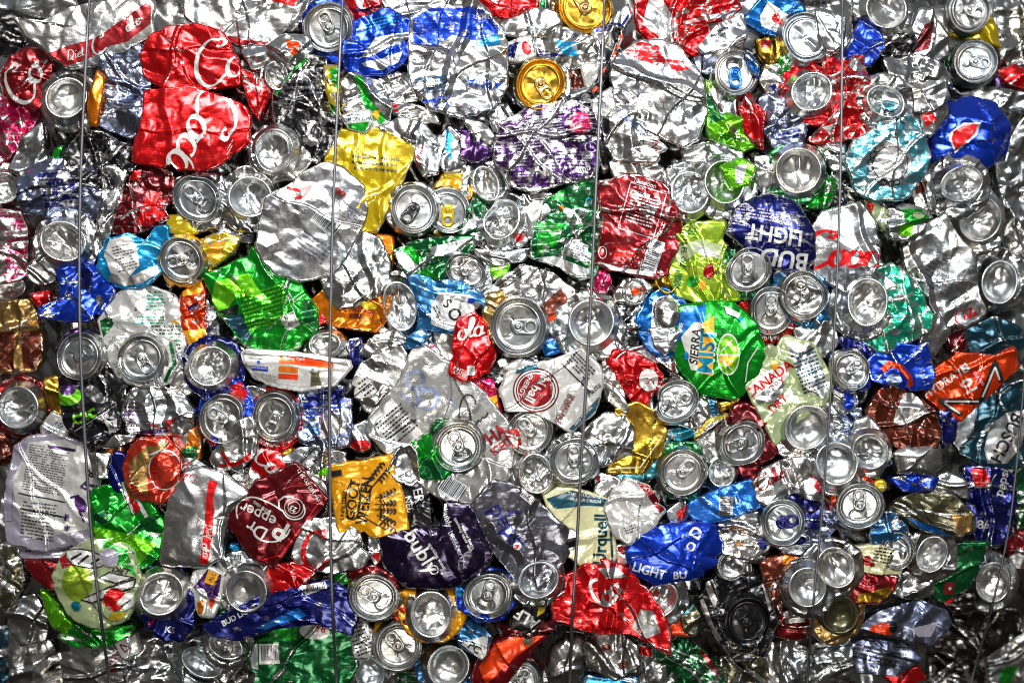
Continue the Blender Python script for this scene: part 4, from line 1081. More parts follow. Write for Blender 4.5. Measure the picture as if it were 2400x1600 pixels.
can("white energy water can with a crimson ringed disc", 3, [(1174, 912), (1196, 872), (1240, 858), (1310, 842), (1362, 818), (1406, 860), (1410, 902), (1392, 962), (1336, 1012), (1290, 982), (1250, 962), (1190, 962)], "W",
    [("e", 1256, 914, 54, 52, 0, "MR"), ("e", 1256, 914, 50.5, 48.5, 0, "W"), ("e", 1256, 914, 47, 45, 0, "MR"), ("e", 1256, 914, 44, 42, 0, "W"), ("e", 1255, 914, 41, 39, 0, "DR"), ("T", "hi", 1272, 892, 20, -118, "W"), ("T", "ball", 1248, 922, 22, -118, "W"), ("t", "ENERGY", 1231, 902, 11, -118, "W"), ("t", "SPARKLING", 1326, 958, 10, -118, "MR"), ("t", "ENERGY WATER", 1314, 962, 8.5, -118, "MR"),
     ("l", [(1310, 845), (1385, 920)], 3, "K"), ("f", 1362, 858, 70, 36, -45, 5, "K"), ("t", "0", 1368, 894, 16, -50, "K"), ("t", "Facts", 1392, 912, 13, 40, "K"), ("p", [(1333, 1005), (1404, 930), (1408, 945), (1396, 962), (1345, 1010)], "TG"), ("t", "zero calories", 1366, 974, 8, 46, "W"), ("p", [(1205, 862), (1258, 852), (1260, 862), (1210, 875)], "TG")], cr=.4, wear=.08, sm=1, folds=2)
can("dark ribbed can edge behind the energy water can", 1, [(1140, 880), (1170, 840), (1260, 832), (1262, 870), (1200, 880), (1165, 900)], "K", [("q", 1178, 850, 18, 16, 20, "W")], cr=.7)
can("silver and white can shoulder below the dark ribbed edge", 2, [(1180, 862), (1215, 842), (1262, 850), (1256, 872), (1205, 880)], "W", cr=.5)
can("red cola can corner with a white oval, twisted beside silver flaps", 2, [(1424, 852), (1440, 820), (1480, 825), (1532, 850), (1552, 882), (1530, 920), (1514, 964), (1482, 940), (1442, 872)], "R", [("e", 1520, 890, 22, 26, 0, "W"), ("T", "KE", 1524, 893, 12, 170, "DR"), ("r", 1520, 890, 24, 29, 2, "DR")], cr=1.2, wear=.1)
can("silver folded can flank under the twisted red corner", 1, [(1412, 850), (1440, 812), (1530, 812), (1560, 850), (1480, 860), (1442, 900), (1470, 950), (1450, 960), (1418, 900)], "S", cr=.8)
can("silver bent tongue between energy water can and gold dish", 2, [(1410, 890), (1440, 905), (1478, 955), (1470, 970), (1425, 940)], "GR", cr=.4)
can("smashed lid twisted in a silver can below the twisted red corner", 3, [(1518, 930), (1545, 892), (1600, 885), (1650, 925), (1668, 975), (1630, 1005), (1560, 985), (1525, 960)], "S", lid=(1583, 940, 56, 15, dict(ratio=.84, axis=30, cr=.6, dent=.12)))
can("gold inside of an opened can with pressed ridges", 2, [(1440, 960), (1490, 944), (1532, 960), (1562, 1010), (1548, 1062), (1502, 1106), (1420, 1106), (1430, 1080), (1470, 1040)], "GD", [("l", [(1425, 1098), (1500, 1094), (1552, 1020)], 3, "CR")], cr=.5, wear=.05, folds=3)
can("pale aqua strip of can under the gold inside", 1, [(1434, 1112), (1500, 1100), (1550, 1050), (1566, 1002), (1572, 1060), (1530, 1120), (1470, 1128)], "CY", [("t", "STORY", 1518, 1120, 9, 20, "TG")], cr=.7, wear=.2)
can("crackled silver foil can over the gold inside", 3, [(1366, 1012), (1420, 968), (1462, 975), (1482, 1000), (1482, 1060), (1440, 1080), (1412, 1092), (1388, 1070)], "S", cr=1.2)
can("lid with shallow rings crossed by the third wire below the centre", 3, None, "S", lid=(1345, 1080, 57, 92, dict(cr=.25)))
can("lid leaning behind the big white zero sheet", 2, [(1195, 985), (1230, 950), (1290, 975), (1300, 1030), (1270, 1065), (1215, 1062)], "S", lid=(1243, 1010, 56, 130, dict(cr=.3, dent=.1)))
can("large dirty white tea can sheet with a signature and serif letters", 2, [(955, 852), (972, 815), (1022, 824), (1062, 860), (1130, 920), (1165, 965), (1202, 1012), (1197, 1082), (1182, 1122), (1080, 1187), (1000, 1142), (940, 1082), (900, 1052), (862, 1012), (870, 980), (920, 925)], "WS",
    [("T", "O", 974, 892, 46, 40, "SV"), ("T", "O", 1006, 935, 52, 40, "SV"), ("t", "I", 1062, 945, 34, 40, "SV"), ("r", 1006, 935, 14, 18, 3, "GR"), ("t", "MERIC", 958, 938, 13, -45, "SV"), 
     ("p", [(868, 980), (918, 932), (992, 1015), (940, 1052), (905, 1050)], "CH"), ("f", 930, 995, 78, 72, 40, 8, "K"), ("l", [(905, 1030), (975, 982)], 3, "K"), ("l", [(1116, 946), (1112, 930), (1100, 922), (1088, 927), (1080, 942), (1076, 965), (1078, 992)], 2.8, "K"), ("l", [(1100, 958), (1104, 985), (1100, 1003), (1108, 1000), (1112, 986), (1117, 994), (1121, 982), (1126, 988), (1130, 976), (1138, 978), (1144, 966)], 3.2, "K"),
     ("T", "HA", 1163, 1018, 30, 35, "DR", 0, .85), ("T", "ICED", 1175, 1046, 19, 35, "DR", 0, .9), ("q", 1058, 1142, 60, 46, -32, "CH"), ("b", 1058, 1142, 62, 46, -34, "K"), ("e", 1000, 845, 5, 7, 0, "GR")], cr=.45, wear=.2, wear_art=.1, folds=3, sm=0)
can("coral and yellow can strip printed upside down beside the tea sheet", 1, [(1082, 895), (1155, 885), (1165, 930), (1182, 985), (1168, 1000), (1120, 940)], "PK", [("t", "LAPART", 1135, 905, 17, 172, "R"), ("p", [(1130, 935), (1165, 925), (1168, 955), (1140, 960)], "YO")], cr=.5, wear=.1)
can("red and silver folded scrap under the serif letters", 2, [(1182, 1008), (1215, 1002), (1220, 1040), (1205, 1055), (1188, 1025)], "R", [("p", [(1190, 1025), (1215, 1020), (1212, 1050)], "CH")], cr=.8, name="can_scrap", cat="scrap")
can("clean round lid lying on the tea sheet with a green can behind", 4, [(1010, 1005), (1025, 985), (1070, 990), (1120, 1010), (1130, 1075), (1090, 1108), (1040, 1095), (1012, 1050)], "DG", lid=(1074, 1047, 58, 112, dict(cr=.12, open=True, ratio=.98, dent=.02)))
can("deep green crumpled can between a scoop and the clean lid", 3, [(962, 1035), (1000, 1022), (1025, 1000), (1040, 1070), (1062, 1100), (1040, 1120), (990, 1120), (978, 1070)], "G", [("p", [(985, 1070), (1050, 1095), (1040, 1120), (992, 1118)], "DG")], cr=1., wear=.1)
can("silver scoop shaped can shell above the wheat beer can", 4, [(912, 1100), (930, 1055), (960, 1038), (975, 1060), (982, 1120), (965, 1136), (930, 1125)], "S", cr=.5, dome=-14)
can("white can crushed flat with upside down nutrition facts", 2, [(824, 900), (848, 850), (900, 830), (932, 800), (952, 830), (940, 880), (922, 922), (870, 928), (838, 932)], "CH", [("p", [(812, 890), (838, 858), (885, 915), (860, 935), (830, 930)], "W"), ("t", "tion Fac", 838, 880, 11, 38, "K"), ("f", 858, 905, 34, 40, 38, 4, "K"), ("l", [(832, 928), (868, 898)], 3, "K"), ("f", 892, 866, 36, 10, -38, 2, "GY"), ("e", 920, 872, 20, 24, 0, "GR")], cr=.7, wear=.1)
can("silver crumpled roll above the flat nutrition can", 1, [(838, 830), (870, 790), (930, 770), (960, 800), (920, 815), (890, 840)], "S", cr=1.)
can("curled silver rim behind the red cola can with the tiny box", 1, [(960, 790), (1010, 765), (1060, 780), (1062, 840), (1040, 850), (1000, 815)], "S", [("e", 1012, 812, 6, 4, 0, "PK")], cr=.6, dome=-6)
can("small teal tipped silver scrap under the steel blue can", 2, [(942, 800), (965, 785), (985, 770), (1010, 785), (985, 810), (955, 818)], "SB", cr=1., name="can_scrap", cat="scrap")
can("silver dented scrap with yellowish glints left of the tea sheet's number table", 1, [(840, 935), (900, 915), (930, 920), (880, 970), (855, 960)], "S", cr=1.3)
can("amber wheat beer can with black ears of grain and lettering", 3, [(774, 1092), (840, 1084), (920, 1070), (922, 1110), (937, 1142), (957, 1242), (900, 1252), (830, 1247), (798, 1252), (784, 1180)], "YO",
    [("T", "GOOT", 828, 1170, 22, 82, "K"), ("T", "WEIZEN", 856, 1172, 26, 82, "K", 0, .8), ("r", 828, 1172, 17, 44, 3, "K"), ("t", "UNFILTERED", 806, 1180, 9, 84, "K")]
    + [("l", [(850, 1150), (872, 1118), (892, 1090)], 2.5, "K"), ("l", [(862, 1152), (890, 1120), (908, 1096)], 2.5, "K"), ("l", [(880, 1180), (924, 1178)], 2.2, "K"), ("l", [(880, 1192), (928, 1196)], 2.2, "K"), ("l", [(880, 1166), (920, 1152)], 2.2, "K"), ("l", [(884, 1205), (924, 1222)], 2.2, "K"), ("l", [(850, 1208), (905, 1240)], 2.2, "K")]
    + [("m", [(872 + 6 * i + 4 * q, 1118 - 8 * i, 2.2, 5, -20 + 50 * q) for i in range(5) for q in (-1, 1)] + [(892 + 6 * i + 3 * q, 1124 - 7 * i + 2 * q, 2.2, 5, -20 + 50 * q) for i in range(4) for q in (-1, 1)]
        + [(894 + 8 * i, b + m * i + 4 * q, 2, 5, 90 + 40 * q) for b, m in ((1178, -.2), (1194, .6), (1162, -3.2), (1208, 4), (1222, 5)) for i in range(5) for q in (-1, 1)], "K")]
    + [("q", 790, 1108, 24, 14, 10, "K")], cr=.45, wear=.05, sm=0, folds=2)
can("black can with thin white capitals next to the amber wheat beer can", 2, [(928, 1122), (1000, 1132), (1012, 1242), (958, 1246), (935, 1150)], "K", [("t", "ER", 980, 1160, 22, -78, "W"), ("t", "NEL", 958, 1180, 15, -76, "W")], cr=.7, wear=.3)
can("dark aubergine berry water can with white lowercase lettering", 3, [(888, 1252), (950, 1238), (1030, 1240), (1042, 1178), (1102, 1188), (1152, 1292), (1122, 1342), (1052, 1377), (950, 1372), (903, 1322)], "DP",
    [("t", "bubly", 988, 1290, 36, -58, "W"), ("t", "sparkling water", 1025, 1300, 8, -58, "W"), ("t", "blackberry", 1072, 1278, 13, -64, "LV"), ("t", "bubly", 1048, 1212, 14, -72, "W"), ("t", "sparkling water with", 1086, 1250, 7.5, -64, "W"), ("t", "natural flavors", 1098, 1258, 7, -64, "W"), ("r", 1018, 1332, 10, 10, 3, "CH")], cr=.4, wear=.28, dome=16)
can("gunmetal diet cola can with small blue script and a tiny round emblem", 3, [(1108, 1192), (1135, 1155), (1162, 1130), (1216, 1142), (1252, 1172), (1332, 1242), (1322, 1312), (1280, 1372), (1232, 1392), (1200, 1342), (1160, 1292)], "GY",
    [("t", "diet", 1200, 1200, 16, 15, "N"), ("t", "pepsi", 1190, 1232, 40, -58, "N"), ("e", 1212, 1278, 10, 9, 0, "W"), ("p", [(1205, 1276), (1218, 1274), (1214, 1284), (1206, 1284)], "R"), ("q", 1238, 1162, 34, 22, -38, "W"), ("b", 1238, 1162, 34, 22, -38, "K")], cr=.5, wear=.3)
can("cream and bottle green beer label can with gothic dark letters", 2, [(1278, 1166), (1310, 1150), (1342, 1146), (1432, 1176), (1442, 1302), (1432, 1332), (1372, 1328), (1320, 1292), (1300, 1230)], "CR",
    [("p", [(1280, 1168), (1340, 1148), (1430, 1172), (1424, 1186), (1370, 1184), (1300, 1192)], "TG"), ("t", "THE ORIGINAL", 1368, 1160, 8, -6, "W"), ("t", "PILSNER ORIGIN", 1372, 1172, 7, -6, "W"), ("T", "Urquell", 1408, 1262, 30, 88, "TG", 0, .92), ("l", [(1428, 1185), (1432, 1262), (1436, 1320)], 5, "TG"), ("e", 1336, 1262, 18, 25, 0, "GR"), ("r", 1336, 1262, 18, 25, 2, "K"), ("p", [(1322, 1262), (1350, 1255), (1352, 1280), (1328, 1282)], "K")], cr=.5, wear=.1, sm=0)
can("white foil like can with a maroon ribbon beside the cream label can", 3, [(1418, 1192), (1440, 1150), (1472, 1124), (1522, 1140), (1557, 1196), (1532, 1232), (1476, 1276), (1438, 1252)], "W", [("p", [(1492, 1128), (1524, 1140), (1558, 1194), (1546, 1200), (1512, 1155)], "DR"), ("f", 1478, 1238, 30, 20, 20, 3, "GY")], cr=.9, wear=.25)
can("dented silver cup end above the cream label can", 2, None, "S", base=(1256, 1108, 62, dict(cr=1.5, ratio=.85, axis=100, dent=.13)))
can("silver pleated can neck between aqua strip and white foil can", 1, [(1395, 1105), (1430, 1110), (1455, 1125), (1420, 1165), (1395, 1180)], "S", [("p", [(1394, 1120), (1408, 1112), (1406, 1130)], "DR")], cr=.9)
can("yellow edged silver shards above the green walled lid", 1, [(1625, 1020), (1655, 975), (1705, 970), (1700, 1000), (1690, 1080), (1655, 1080)], "S", [("l", [(1625, 1030), (1660, 985), (1705, 972)], 8, "Y")], cr=.9)
can("turquoise strip with small letters under the smashed lid", 1, [(1558, 1005), (1620, 1003), (1638, 1020), (1590, 1032), (1565, 1025)], "TL", [("t", "TONIC", 1572, 1016, 8, -70, "W")], cr=.6, name="can_scrap", cat="scrap")
can("lid in a green can standing next to the gold inside", 3, [(1545, 1080), (1570, 1040), (1640, 1040), (1655, 1110), (1635, 1170), (1570, 1165)], "DG", lid=(1599, 1105, 55, 45, dict(cr=.12)))
can("gold shoulder below the lemon lime can", 1, [(1682, 940), (1720, 930), (1742, 915), (1730, 950), (1690, 965)], "GD", cr=.6)
can("blue grey band with tiny letters below the lemon lime can", 1, [(1640, 915), (1680, 930), (1685, 975), (1668, 985), (1655, 945)], "TG", [("f", 1668, 950, 10, 50, 10, 6, "LB")], cr=.5)
can("lid in a shiny wine red can", 3, [(1685, 1030), (1725, 950), (1790, 945), (1800, 1000), (1830, 1060), (1780, 1090), (1720, 1085)], "MR", lid=(1739, 1038, 56, 200, dict(cr=.25, dent=.1, open=False)), wear=.1)
can("dark red gap filler below the wine red can", 0, [(1725, 1085), (1790, 1080), (1780, 1130), (1740, 1120)], "DR", cr=1.)
can("crushed silver can nose beside the wine red can", 1, None, "S", base=(1690, 1105, 46, dict(cr=1.4, dent=.14)))
# ---- lower left part
can("round lid in a violet can under the first wire", 3, None, "P", lid=(188, 835, 57, 35, dict(cr=.15, dent=.03)))
can("mirror bright can bottom with a squiggle dent at the photo edge", 3, None, "DR", base=(46, 955, 66, dict(ratio=.97, cr=.8)))
can("black energy drink can with lime lettering and a lime half moon", 2, [(136, 882), (200, 868), (292, 880), (288, 960), (282, 1002), (220, 1042), (150, 992)], "K",
    [("e", 160, 928, 34, 22, 0, "LG"), ("e", 160, 912, 20, 14, 0, "P"), ("T", "cac", 200, 972, 32, 22, "LG"), ("q", 267, 998, 24, 28, 10, "W"), ("t", "0", 267, 996, 14, 8, "K"), ("l", [(168, 1015), (260, 960)], 2, "LV"), ("f", 225, 1025, 50, 12, 25, 2, "GY")], cr=.8, wear=.15)
can("gold and violet can sliver beside the lime half moon", 1, [(100, 890), (135, 880), (150, 935), (138, 975), (118, 960)], "GD", cr=.8)
can("white and blue scrap under the lime lettering", 1, [(95, 1000), (125, 965), (160, 985), (155, 1025), (100, 1020)], "W", [("f", 130, 1000, 44, 20, 30, 3, "SB")], cr=1.)
can("brown and green scraps under the squiggle dented bottom", 0, [(-10, 1010), (60, 1020), (60, 1040), (20, 1090), (-10, 1085)], "BR", cr=1.2)
can("lavender white tea can with a tall column of small print and plum figures", 2, [(12, 1200), (22, 1120), (40, 1050), (72, 1030), (140, 1024), (200, 1048), (237, 1110), (222, 1202), (205, 1266), (100, 1286), (18, 1268)], "LV",
    [("p", [(30, 1130), (70, 1035), (150, 1030), (205, 1055), (220, 1110), (205, 1240), (60, 1265)], "W"), ("f", 108, 1100, 92, 110, -10, 19, "GY"), ("f", 92, 1220, 80, 90, -8, 11, "GY"), ("q", 100, 1165, 110, 3, -12, "K"), ("q", 100, 1200, 100, 4, -12, "K"), ("p", [(112, 1042), (178, 1052), (176, 1058), (115, 1050)], "P"), ("T", "ER", 220, 1108, 18, 175, "K"), ("p", [(10, 1120), (35, 1120), (28, 1220), (12, 1220)], "LV"),
     ("l", [(205, 1125), (190, 1140), (212, 1150), (205, 1165)], 4, "P"), ("e", 190, 1180, 12, 20, 30, "P"), ("l", [(165, 1165), (185, 1160), (190, 1200), (200, 1220)], 5, "P"), ("T", "*", 162, 1218, 26, 20, "P"), ("T", "*", 160, 1242, 20, 0, "P"), ("l", [(200, 1135), (230, 1138)], 5, "P")], cr=.6, wear=.3, folds=3)
can("crumpled can of clear silver with violet print", 2, [(284, 935), (330, 900), (420, 918), (452, 960), (450, 1000), (420, 1022), (300, 1014)], "S", [("f", 305, 980, 34, 60, -4, 7, "P"), ("p", [(320, 1012), (392, 1000), (395, 1012), (322, 1020)], "P"), ("p", [(385, 985), (415, 978), (400, 1002)], "DR"), ("t", "LE", 300, 975, 12, 0, "P")], cr=1.2, wear=.35)
can("dark shiny can above the violet printed crumple", 1, [(205, 870), (260, 850), (310, 885), (285, 920), (230, 930)], "K", [("q", 270, 892, 30, 20, 10, "GY")], cr=1., wear=.3)
can("silver spoon shaped fold under the white zero mark", 2, [(238, 1050), (270, 1018), (315, 1020), (312, 1035), (270, 1048)], "S", cr=.4)
can("coral red can with white stripes and a tan patch", 3, [(288, 1096), (302, 1060), (330, 1030), (390, 1028), (420, 1060), (417, 1142), (380, 1178), (330, 1168), (298, 1132)], "CO",
    [("p", [(302, 1082), (345, 1045), (395, 1040), (360, 1080), (345, 1100), (350, 1165), (305, 1130)], "TN"), ("r", 388, 1100, 38, 46, 3, "W"), ("t", "EXTRA", 362, 1096, 14, 75, "R"), ("f", 312, 1130, 30, 50, 15, 6, "BR"), ("l", [(352, 1065), (390, 1050)], 4, "W")], cr=.8, wear=.1)
can("navy blue strip of can beside the coral red can", 2, [(256, 1112), (266, 1060), (296, 1064), (302, 1152), (280, 1165), (262, 1152)], "N", cr=.5, wear=.1)
can("amber scrap above the navy strip", 1, [(248, 1050), (285, 1042), (288, 1062), (255, 1068)], "O", cr=.7, name="can_scrap", cat="scrap")
can("silver foil between the tea can and the navy strip", 1, [(205, 1060), (262, 1062), (260, 1120), (225, 1120)], "S", cr=1.)
can("green citrus can with jagged white and red letters", 2, [(214, 1186), (222, 1150), (240, 1142), (300, 1130), (352, 1180), (382, 1222), (378, 1292), (330, 1334), (300, 1292), (226, 1262)], "G",
    [("l", [(285, 1130), (310, 1200), (320, 1170), (345, 1210)], 10, "W"), ("l", [(283, 1130), (309, 1206), (322, 1175)], 3, "K"), ("p", [(300, 1145), (330, 1190), (318, 1205), (304, 1170)], "R"), ("p", [(222, 1200), (260, 1190), (250, 1222), (225, 1225)], "DG"), ("p", [(320, 1225), (375, 1200), (370, 1245), (330, 1240)], "DG"), ("l", [(256, 1190), (258, 1225)], 4, "K"), ("p", [(345, 1245), (378, 1250), (362, 1262)], "W"), ("q", 332, 1290, 34, 18, -15, "CH"), ("b", 332, 1290, 34, 18, -15, "K"), ("p", [(225, 1232), (320, 1250), (370, 1275), (325, 1325), (300, 1288), (226, 1260)], "LG")], cr=.9, wear=.12)
can("pale lime diet soda can with outlined white letters and a red dot", 3, [(127, 1352), (148, 1302), (208, 1266), (262, 1258), (312, 1290), (327, 1372), (302, 1442), (240, 1472), (180, 1452), (138, 1402)], "PG",
    [("e", 186, 1362, 36, 46, 0, "LM"), ("p", [(240, 1262), (300, 1285), (322, 1350), (300, 1330), (250, 1300)], "G"), ("p", [(140, 1310), (165, 1285), (180, 1318), (150, 1330)], "R"), ("e", 203, 1306, 50, 21, -10, "K"), ("e", 203, 1306, 47, 18, -10, "W"), ("l", [(170, 1308), (195, 1294)], 6, "K"), ("l", [(188, 1318), (212, 1298)], 6, "K"), ("l", [(218, 1318), (238, 1306)], 5, "K"),
     ("T", "DIET", 288, 1334, 13, -12, "K", 0, 1, .3), ("p", [(236, 1350), (262, 1335), (320, 1350), (280, 1364)], "K"), ("p", [(243, 1349), (262, 1339), (310, 1350), (278, 1360)], "W"), ("p", [(192, 1402), (260, 1370), (322, 1352), (318, 1375), (250, 1400), (220, 1410)], "K"), ("p", [(198, 1401), (262, 1374), (318, 1357), (315, 1371), (248, 1396), (220, 1406)], "W"),
     ("e", 274, 1400, 25, 27, 0, "R"), ("p", [(278, 1410), (300, 1385), (320, 1390), (316, 1415), (298, 1427)], "W"), ("l", [(288, 1418), (310, 1402)], 5, "K"), ("e", 183, 1416, 12, 11, 0, "TL"), ("p", [(270, 1430), (302, 1430), (285, 1450), (255, 1452)], "Y"), ("e", 262, 1302, 24, 20, -40, "LV")], cr=.55, wear=.3, dome=18)
can("dark red band lying beside the pale lime soda can", 2, [(48, 1310), (88, 1312), (140, 1322), (150, 1350), (122, 1384), (80, 1352)], "DR", cr=.5, wear=.1)
can("white can rim strip above the dark red band", 1, [(40, 1282), (120, 1272), (170, 1280), (160, 1312), (100, 1306), (48, 1308)], "LV", [("f", 90, 1290, 60, 8, 0, 1, "P")], cr=.7)
can("leaf green torn strip below the dark red band", 1, [(92, 1382), (112, 1392), (135, 1422), (168, 1460), (155, 1492), (118, 1460)], "LG", cr=.9, wear=.15)
can("green crumpled can skirt under the pale lime soda can", 1, [(136, 1492), (180, 1462), (240, 1470), (312, 1462), (302, 1502), (240, 1512), (170, 1518)], "G", cr=1.1, wear=.3)
can("dull silver can pressed beneath the green skirt", 1, [(145, 1552), (170, 1510), (200, 1488), (252, 1500), (292, 1542), (288, 1596), (150, 1606)], "GR", [("f", 268, 1552, 20, 60, -15, 8, "DR"), ("r", 226, 1528, 8, 7, 2, "DG")], cr=.6)
can("half seen silver bottom rim in the bottom row beyond the first wire", 2, None, "S", base=(150, 1608, 74, dict(ratio=.55, axis=5)))
can("white scrap with a red triangle near the bottom of the first wire", 2, [(268, 1505), (318, 1485), (326, 1530), (292, 1545)], "W", [("l", [(282, 1508), (308, 1514), (295, 1526), (283, 1510)], 3, "DR")], cr=.7, name="can_scrap", cat="scrap")
can("heap of crinkled silver foil near the bottom beside the dull can", 1, [(292, 1548), (330, 1502), (400, 1490), (432, 1540), (428, 1602), (300, 1606)], "S", cr=1.7)
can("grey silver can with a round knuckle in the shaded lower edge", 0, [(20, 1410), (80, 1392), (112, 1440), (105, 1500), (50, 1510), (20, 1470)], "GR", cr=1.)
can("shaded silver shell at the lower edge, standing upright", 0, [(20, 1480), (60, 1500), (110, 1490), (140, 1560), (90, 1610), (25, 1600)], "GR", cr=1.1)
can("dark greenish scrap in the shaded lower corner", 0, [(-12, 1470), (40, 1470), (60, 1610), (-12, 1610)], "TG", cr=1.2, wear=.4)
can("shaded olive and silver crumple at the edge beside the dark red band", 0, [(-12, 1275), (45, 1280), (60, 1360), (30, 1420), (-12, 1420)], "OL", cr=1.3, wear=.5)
can("round dented can bottom set in a navy can", 3, [(322, 1400), (340, 1335), (420, 1330), (450, 1400), (450, 1462), (422, 1502), (380, 1505), (340, 1472)], "N", base=(381, 1388, 66, dict(cr=.8, ratio=.97)), art=[("t", "KS", 395, 1478, 15, -10, "CH"), ("l", [(345, 1455), (352, 1465), (362, 1448)], 3, "R")], wear=.1)
can("violet and orange printed scrap beside the navy set bottom", 2, [(452, 1342), (490, 1328), (522, 1345), (518, 1400), (500, 1445), (470, 1442), (448, 1400)], "W", [("p", [(455, 1375), (488, 1332), (520, 1345), (514, 1390), (500, 1410), (480, 1375)], "P"), ("q", 498, 1352, 26, 30, -20, "YO"), ("t", "ALC", 500, 1350, 9, 60, "K"), ("p", [(465, 1410), (480, 1400), (478, 1435), (466, 1435)], "O"), ("p", [(490, 1405), (508, 1398), (498, 1430)], "OR")], cr=1., wear=.1)
can("clear round can bottom leaning behind the long blue bottle", 2, None, "S", base=(580, 1384, 66, dict(cr=.3, ratio=.97)))
can("small crumpled green foil beneath the clear round bottom", 1, [(490, 1432), (520, 1412), (545, 1440), (525, 1460), (495, 1455)], "DG", cr=1.5, wear=.4, name="can_scrap", cat="scrap")
can("long blue aluminium beer bottle crushed flat with white capitals", 3, [(478, 1466), (510, 1445), (540, 1432), (600, 1402), (700, 1370), (770, 1358), (805, 1380), (822, 1402), (835, 1452), (820, 1490), (740, 1460), (650, 1470), (560, 1502), (500, 1490)], "N",
    [("p", [(535, 1440), (700, 1374), (704, 1384), (640, 1430), (545, 1455)], "N"), ("T", "BUD LIGHT", 562, 1440, 13, 28, "W"), ("p", [(702, 1372), (762, 1360), (768, 1376), (718, 1394)], "CH"), ("b", 736, 1377, 52, 18, 14, "K"), ("p", [(600, 1470), (700, 1420), (720, 1440), (620, 1472)], "BT")], cr=.5, wear=.2, name="crushed_bottle", cat="bottle")
can("big dark green flattened can with a white barcode label at the bottom", 3, [(585, 1566), (600, 1502), (650, 1464), (742, 1456), (822, 1492), (834, 1562), (806, 1606), (590, 1606)], "DG",
    [("p", [(605, 1500), (652, 1468), (700, 1464), (694, 1498), (620, 1500)], "G"), ("q", 632, 1530, 48, 48, 2, "W"), ("b", 634, 1530, 44, 44, 2, "GY"), ("e", 738, 1478, 36, 18, -5, "W"), ("T", "Y8", 752, 1472, 16, -10, "DR"), ("p", [(586, 1520), (604, 1505), (606, 1568), (590, 1564)], "CH"), ("t", "F", 644, 1484, 12, 90, "K")], cr=.45, wear=.25)
can("small olive lidless can bottom crushed oblong near the bottom row", 2, None, "S", base=(478, 1548, 68, dict(ratio=.66, axis=-25, cr=.7)))
can("creased silver can mouth under the long blue bottle", 2, None, "S", base=(532, 1510, 54, dict(ratio=.7, axis=-30, cr=1.4)))
can("silver creased sliver between the dark green can and oblong bottom", 0, [(540, 1560), (590, 1540), (592, 1606), (545, 1606)], "S", cr=1.)
can("wine red cola can with curled white lettering upside down", 3, [(526, 1218), (560, 1175), (600, 1132), (690, 1086), (742, 1150), (767, 1172), (704, 1242), (642, 1327), (602, 1312)], "MR",
    [("t", "epper", 606, 1203, 27, 155, "W", 0, 1.0), ("t", "Dr", 603, 1240, 32, 150, "W", 0, 1.0), ("T", "P", 660, 1240, 44, 150, "W"), ("l", [(558, 1214), (554, 1192), (560, 1175), (580, 1164), (605, 1164), (635, 1177), (664, 1196)], 3.6, "W"), ("l", [(655, 1188), (654, 1172), (668, 1162), (690, 1163)], 3.6, "W"), ("l", [(664, 1196), (674, 1212), (692, 1217), (710, 1212), (717, 1196), (712, 1180)], 3, "W"), ("l", [(592, 1238), (602, 1256), (622, 1268), (650, 1268), (672, 1256), (681, 1238)], 4, "W"), ("r", 690, 1188, 22, 22, 1.6, "W"), ("r", 690, 1188, 14, 14, 1.4, "W"), ("T", "23", 688, 1190, 12, 150, "W"), ("t", "EST. 1885", 614, 1185, 7.5, 146, "W"), ("t", "12 FL OZ (355 mL)", 724, 1135, 8, -56, "W"), ("l", [(612, 1312), (660, 1298), (710, 1230), (745, 1180)], 3, "R")], cr=.35, wear=.03, sm=0, folds=2)
can("pale silver rim crescent behind the wine red cola can", 2, [(690, 1085), (730, 1095), (765, 1140), (772, 1180), (745, 1170), (715, 1125)], "S", cr=.3)
can("silver cola can with half a red script initial under the second wire", 3, [(688, 1300), (695, 1250), (722, 1218), (780, 1214), (832, 1240), (862, 1302), (850, 1325), (780, 1342), (700, 1320)], "CH", [("s", "C", 740, 1298, 60, 20, "R", .22), ("p", [(775, 1265), (850, 1260), (858, 1325), (780, 1335)], "GR"), ("f", 830, 1290, 30, 26, -60, 4, "W")], cr=.8, wear=.2)
can("red crumpled can between the wine red can and blue bottle", 2, [(604, 1330), (640, 1325), (690, 1318), (742, 1340), (700, 1372), (640, 1398)], "R", [("t", "Ke", 722, 1358, 11, -8, "W"), ("p", [(610, 1332), (630, 1328), (635, 1350), (618, 1352)], "OR")], cr=.9, wear=.15)
can("small green scrap under the second wire near the red lid", 1, [(780, 1340), (812, 1335), (815, 1365), (790, 1372)], "G", cr=.9, name="can_scrap", cat="scrap")
can("tall pale grey diet cola can with one red ribbon", 3, [(376, 1300), (386, 1240), (396, 1170), (430, 1112), (480, 1098), (530, 1112), (580, 1158), (540, 1200), (526, 1240), (520, 1302), (480, 1328), (378, 1318)], "CH",
    [("p", [(492, 1122), (512, 1128), (502, 1165), (506, 1190), (500, 1260), (488, 1322), (470, 1318), (482, 1240), (486, 1180), (488, 1150)], "R"), ("s", "Coke", 442, 1116, 14, 172, "R", .16), ("s", "Coke", 486, 1278, 18, -86, "W", .18), ("s", "Diet", 492, 1240, 12, -86, "W", .14)], cr=.3, wear=.1, dome=18)
can("dull silver can with a ribbed label strip below the red ribboned can", 1, [(515, 1300), (570, 1290), (600, 1320), (580, 1345), (530, 1345), (505, 1335)], "S", [("b", 565, 1306, 30, 14, -10, "K")], cr=1.)
can("flat blue scrap beneath the wine red cola can", 0, [(538, 1275), (550, 1275), (570, 1292), (545, 1296)], "LB", cr=.3, name="can_scrap", cat="scrap")
can("round can bottom in an indigo can by the oval pet food tray", 3, None, "N", base=(495, 858, 66, dict(cr=1.1, ratio=.9, axis=30)))
